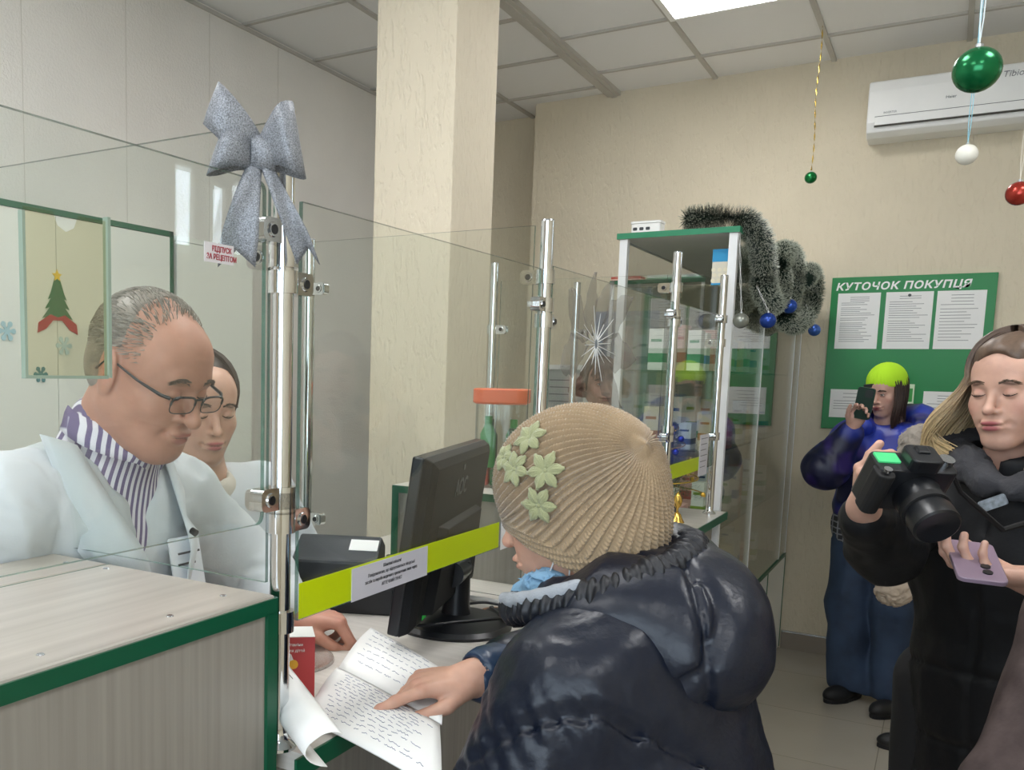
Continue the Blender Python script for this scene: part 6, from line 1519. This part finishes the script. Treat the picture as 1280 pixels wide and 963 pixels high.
# ================================================================== girl with neon beanie
def girl():
    F = Frame((-.256, 5.063, 1.487), (-.44, -.86, -.26), (-.10, -.05, 1), .93)
    t = thing('person', 'person in a neon yellow beanie and blue puffer jacket taking a photo with a phone', 'person', (-.25, 5.1, 0))
    S = SDF(); pt = Paint('#cfa596'); head(S, F, pt, lids=.4, lip='#a85560', brow='#2f2420', browa=.9)
    N = np.array([-.235, 5.10, 1.35]); shR = (-.38, 5.13, 1.27); shL = (-.10, 5.05, 1.27); elR = (-.475, 4.83, 1.12); elL = (.02, 4.93, 1.03); wR = np.array([-.365, 4.815, 1.325]); wL = np.array([-.085, 4.80, .90])
    torso_skin(S, F, N, (-.25, 5.10, .92), shL, shR, elL, elR, wL, wR)
    pc = np.array([-.322, 4.765, 1.432])
    hand(S, wR, (.33, -.35, .85), (.2, -.9, -.2), (-.9, .0, .2), [(30, 30, 15), (34, 34, 18), (40, 38, 20), (46, 40, 20)], .92, ((.55, .8, .2), (.25, .95, .1), (.1, .95, .1)), paint=pt, spread=1.3)
    hand(S, wL, (-.15, -.35, -.9), (-.9, 0, .2), (0, -1, 0), [(30, 40, 20)] * 4, .9, paint=pt)
    legs_skin(S, (-.33, 5.10, .85), (-.17, 5.08, .85), (-.30, 4.93, .03), (-.10, 4.84, .03)); bodyskin(t, F, S, pt, N, .0035); face_details(F, t, .4, '#2a201c')
    C = SDF(); C.ell((-.245, 5.105, 1.10), (.20, .15, .20), None, .05); C.cone((-.375, 5.12, 1.255), (-.11, 5.06, 1.255), .088, .088, .06); C.ell((-.25, 5.11, .93), (.195, .155, .15), None, .05)
    C.chain([(-.385, 5.11, 1.24), (-.465, 4.85, 1.12), (-.375, 4.84, 1.29)], [.090, .092, .056], .04); C.chain([(-.09, 5.05, 1.25), (.03, 4.95, 1.04), (-.075, 4.82, .93)], [.090, .086, .052], .04)
    C.cone(N + np.array([-.02, -.04, .03]), F.p((0, .02, -.06)), .062, .08, .01, -1)
    def colour(V):
        a = np.array(lin('#12163a')[:3]); b = np.array(lin('#2a3fae')[:3]); c = np.array(lin('#3c2a78')[:3]); n1 = hash_noise(V, 9, 1)[:, None]; n2 = hash_noise(V, 17, 6)[:, None]
        w = np.clip((n1 - .38) * 3.2, 0, 1); w2 = np.clip((n2 - .62) * 5, 0, 1); return (a * (1 - w) + b * w) * (1 - .6 * w2) + c * .6 * w2
    jk = organic('puffer_jacket', C, mat('galaxy_nylon', '#1a2260', .4, attr='Col', bump=.3, bscale=50), t, .007, lambda P, d: d - folds(P, .008, 12, 17, (1, 1, .9)) + .008 * (seam(P, (0, 0, 1.12), (0, .1, 1), .008) + seam(P, (0, 0, .99), (0, .1, 1), .008)), 1, colour=colour)
    K = SDF(); K.chain([(-.33, 5.02, 1.315), (-.36, 5.15, 1.34), (-.24, 5.25, 1.37), (-.10, 5.17, 1.36), (-.10, 5.03, 1.32)], [.04, .05, .06, .058, .042], .03)
    organic('jacket_hood', K, MATS['galaxy_nylon'], jk, .006, lambda P, d: d - folds(P, .008, 14, 2, (1, 1, 1)), 1, colour=colour)
    # plaid shirt hem
    pl = SDF(); pl.ell((-.25, 5.10, .84), (.190, .152, .14), None, .02); pl.cone((-.31, 5.10, .79), (-.19, 5.09, .79), .122, .122, .03); pl.rb((-.25, 5.1, .60), (.4, .4, .11), None, .003, .004, -1)
    pm = mat('dark_plaid', '#3a3b40', .85); nt = pm.node_tree; b = nt.nodes['Principled BSDF']; tc = nt.nodes.new('ShaderNodeTexCoord'); prev = None
    for dr in ('X', 'Z'):
        w = nt.nodes.new('ShaderNodeTexWave'); w.bands_direction = dr; w.inputs['Scale'].default_value = 11; nt.links.new(tc.outputs['Object'], w.inputs[0]); r = nt.nodes.new('ShaderNodeValToRGB'); r.color_ramp.elements[0].position = .80; r.color_ramp.elements[0].color = (0, 0, 0, 1); r.color_ramp.elements[1].position = .95; nt.links.new(w.outputs[1], r.inputs[0])
        if prev is None: prev = r
        else:
            ad = nt.nodes.new('ShaderNodeMath'); ad.operation = 'MAXIMUM'; nt.links.new(prev.outputs[0], ad.inputs[0]); nt.links.new(r.outputs[0], ad.inputs[1]); mx = nt.nodes.new('ShaderNodeMix'); mx.data_type = 'RGBA'; mx.inputs[6].default_value = lin('#2b2b31'); mx.inputs[7].default_value = lin('#8e8f96'); nt.links.new(ad.outputs[0], mx.inputs[0]); nt.links.new(mx.outputs[2], b.inputs['Base Color'])
    organic('plaid_shirt', pl, pm, t, .006, lambda P, d: d - folds(P, .006, 14, 5, (1, 1, .3)), 1)
    J = SDF(); J.ell((-.25, 5.10, .84), (.165, .125, .13), None, .04)
    J.chain([(-.33, 5.10, .82), (-.34, 5.02, .45), (-.29, 4.95, .075)], [.098, .088, .100], .03); J.chain([(-.17, 5.08, .82), (-.14, 4.98, .45), (-.095, 4.87, .075)], [.098, .088, .100], .03); J.rb((-.2, 5, -.045), (.5, .5, .095), None, .003, .005, -1)
    organic('jeans', J, mat('blue_denim', '#2c3c54', .85, var=.25, vscale=9, bump=.3, bscale=400), t, .006, lambda P, d: d - folds(P, .010, 10, 31, (1, 1, .7)), 1)
    shoe(t, (-.315, 4.885, 0), (-.45, -.85), mat('black_suede', '#141417', .6), .27, .075); shoe(t, (-.115, 4.79, 0), (-.45, -.85), mat('black_suede', '#141417', .6), .27, .075)
    # beanie
    B = SDF(); B.ell(F.p((0, -.022, .045)), np.array([.090, .108, .100]) * F.s, F.R, .01); B.rb(F.p((0, .0, -.085)), (.2, .2, .095), F.R @ rotm(14, 0, 0), .002, .004, -1)
    B.ell(F.p((0, -.022, .030)), np.array([.080, .097, .092]) * F.s, F.R, .003, -1)
    def dbn(P, d): L = F.loc(P); return d - .0012 * np.sin(np.arctan2(L[:, 1] + .02, L[:, 0]) * 44)
    bn = organic('beanie', B, mat('neon_wool', '#b9ec2c', .9, bump=.4, bscale=400), t, .0035, dbn, 1)
    q = F.R @ rotm(0, 0, 14); MB().rbox(F.p((.028, .088, .052)), (.045, .004, .018), .002, Matrix(q.tolist()), 2, 1).build('beanie_patch', M_dgrey, bn)
    long_hair(F, t, 15, 420, '#2e211c', '#43302a', .22, .0022, .006, 0, .008, .0, gap=1.0, off0=-.002)
    # phone
    ph = thing('phone', 'dark green phone held up by the person in the neon beanie', 'phone', pc); u = V3(.12, -.10, 1).normalized(); nn = V3(-.25, -.95, 0); nn = (nn - u * nn.dot(u)).normalized(); w_ = u.cross(nn); Rp = Matrix((w_, u, nn)).transposed()
    MB().rbox(V3(*pc), (.074, .100 + .045, .009), .012, Rp, 5, 2).build('phone_case', mat('dark_green_case', '#1f3a33', .35), ph, True, auto=30)
    MB().rbox(V3(*pc) + nn * .005 + u * .046 + w_ * .014, (.034, .034, .003), .008, Rp, 4, 2).build('camera_bump', M_dgrey, ph)
    MB().rbox(V3(*pc) - nn * .005, (.068, .138, .001), .008, Rp, 4, 2).build('screen', mat('screen', '#1b2733', .1), ph)
girl()

# ================================================================== brown haired woman behind the glass
def simple_person(label, loc, F, pt, N, hip, sh, el, wr, legs, coatcol, coatname, hair=None, mat_=None, feet=None, hands=True, headkw={}, h=.0035, coat_extra=None, trousers='#23262e', rough=.85, fold=.006, shoe_fwd=(0, -1), shoecol='#17171a', low=.62):
    t = thing('person', label, 'person', loc); S = SDF(); head(S, F, pt, **headkw)
    torso_skin(S, F, N, hip, sh[0], sh[1], el[0], el[1], wr[0], wr[1])
    for w_, e_, s_ in ((wr[0], el[0], -1), (wr[1], el[1], 1)):
        u = np.array(w_, float) - np.array(e_, float); fx = F.y; n = np.cross(u, fx); n = n if np.linalg.norm(n) > .01 else np.array([0, 0, -1.]); hand(S, w_, u, n * s_, fx, [(20, 28, 18)] * 4, .92, paint=pt)
    legs_skin(S, legs[0], legs[1], feet[0], feet[1]); bodyskin(t, F, S, pt, N, h); face_details(F, t, headkw.get('lids', .5), headkw.get('brow', '#4a3a30'))
    C = SDF(); c = (np.array(sh[0]) + np.array(sh[1])) / 2; ax = np.array(sh[1]) - np.array(sh[0]); ang = math.degrees(math.atan2(ax[1], ax[0])); R = rotm(0, 0, ang)
    C.cone(sh[0], sh[1], .078, .078, .05); C.ell(c + np.array([0, 0, -.17]), (.195, .135, .20), R, .05); C.ell((np.array(hip) + c) / 2 + np.array([0, 0, -.12]), (.185, .145, .20), R, .06); C.ell(np.array(hip) + np.array([0, 0, -.10 - (.95 - low) * .0]), (.195, .155, .22), R, .06); C.ell(np.array(N) + np.array([0, 0, -.03]), (.09, .085, .04), R, .04)
    for s_, e_, w_ in ((sh[0], el[0], wr[0]), (sh[1], el[1], wr[1])):
        s_, e_, w_ = [np.array(q, float) for q in (s_, e_, w_)]; C.chain([s_ + np.array([0, 0, -.01]), e_, e_ + (w_ - e_) * .86], [.078, .068, .048], .03)
    C.cone(N, F.p((0, 0, -.05)), .060, .07, .01, -1)
    coat = organic(coatname, C, mat_ or mat(coatname + '_' + coatcol[1:], coatcol, rough, bump=.4, bscale=90), t, .008, lambda P, d: d - folds(P, fold, 12, 11, (1, 1, .7)), 1)
    Tr = SDF()
    for a, b in zip(legs, feet): Tr.chain([a, (np.array(a) + np.array(b)) / 2, np.array(b) + np.array([0, 0, .06])], [.095, .075, .065], .03)
    organic('trousers', Tr, mat('trousers_' + trousers[1:], trousers, .85, bump=.2), t, .009, lambda P, d: d - folds(P, .005, 12, 3), 1)
    for b in feet: shoe(t, (b[0], b[1], 0), shoe_fwd, mat('leather_' + shoecol[1:], shoecol, .45))
    return t
F = Frame((-1.424, 4.403, 1.492), (.52, -.83, .0), (-.06, .08, 1), 1.03)
pt = Paint('#b98f80')
t = simple_person('person with wavy brown hair seen through the glass above the knitted hat', (-1.45, 4.48, 0), F, pt, np.array([-1.444, 4.443, 1.325]), (-1.46, 4.48, .95), ((-1.59, 4.35, 1.23), (-1.30, 4.52, 1.23)), ((-1.62, 4.30, .98), (-1.28, 4.54, .98)), ((-1.56, 4.22, .80), (-1.30, 4.40, .80)), ((-1.54, 4.45, .83), (-1.38, 4.52, .83)), '#6e6a68', 'coat', feet=((-1.54, 4.45, .02), (-1.38, 4.52, .02)), headkw=dict(lids=.4, lip='#8a3a42', brow='#2a1c16', nose=1.15), trousers='#2b2b30')
scalp_cap('hair_base', t, F, '#3a2a22', 1.09, ((0, .092, -.030), (.058, .070, .092)))
long_hair(F, t, 25, 1100, '#35251e', '#6b4c3c', .10, .0024, .022, 0, .040, .03, wf=4.5, gap=1.15, bangs=110)

# ================================================================== person hidden behind the photographer
F = Frame((.19, 4.45, 1.46), (-.9, -.3, -.1), (0, 0, 1), .93); pt = Paint('#b88f80')
t = simple_person('person in dark clothes mostly hidden behind the blond person', (.17, 4.42, 0), F, pt, np.array([.21, 4.46, 1.32]), (.20, 4.44, .95), ((.14, 4.31, 1.26), (.26, 4.60, 1.26)), ((.10, 4.22, 1.02), (.20, 4.66, 1.0)), ((-.095, 4.17, .875), (.10, 4.62, .82)), ((.19, 4.36, .85), (.21, 4.52, .85)), '#1b1b20', 'dark_coat', feet=((-.01, 4.36, .02), (.16, 4.52, .02)), headkw=dict(lids=.4, brow='#3a2a22'), trousers='#15161b', shoe_fwd=(-.95, -.3))
scalp_cap('hair_base', t, F, '#3a2c25', 1.09); long_hair(F, t, 35, 300, '#3a2c25', '#4a3a30', .12, .003, .006, 0, .01, .0, gap=1.0)
B = SDF(); B.ell((-.105, 4.13, .765), (.055, .045, .085), None, .02); B.ell((-.125, 4.13, .71), (.06, .045, .055), None, .03); B.ell((-.09, 4.14, .83), (.030, .035, .04), None, .02)
tg = organic('fluffy_bag', B, mat('beige_fluff', '#b3a596', .95, bump=1, bscale=120), None, .005, lambda P, d: d - folds(P, .010, 40, 3, (1, 1, 1)), 0); tag(tg, 'small beige fluffy bag hanging from the hidden person\'s hand', 'bag')

# ================================================================== person in fur at the right edge
F = Frame((.42, 1.66, 1.52), (-.8, .5, 0), (0, 0, 1), .95); pt = Paint('#c09a88')
furm = mat('grey_brown_fur', '#4a403e', .98, bump=1, bscale=60, var=.35, vscale=22, spec=.1)
t = simple_person('person in a grey brown fur coat cut off by the right edge', (.43, 1.72, 0), F, pt, np.array([.40, 1.67, 1.38]), (.38, 1.68, .95), ((.205, 1.615, 1.20), (.48, 1.83, 1.30)), ((.125, 1.485, .955), (.52, 1.85, 1.05)), ((.10, 1.60, .78), (.42, 1.92, .85)), ((.42, 1.64, .85), (.43, 1.80, .85)), '#6b605c', 'fur_coat', mat_=furm, feet=((.42, 1.63, .02), (.43, 1.81, .02)), headkw=dict(lids=.4), fold=.010, shoe_fwd=(-.8, .5))
scalp_cap('hair_base', t, F, '#3a2c25', 1.09)
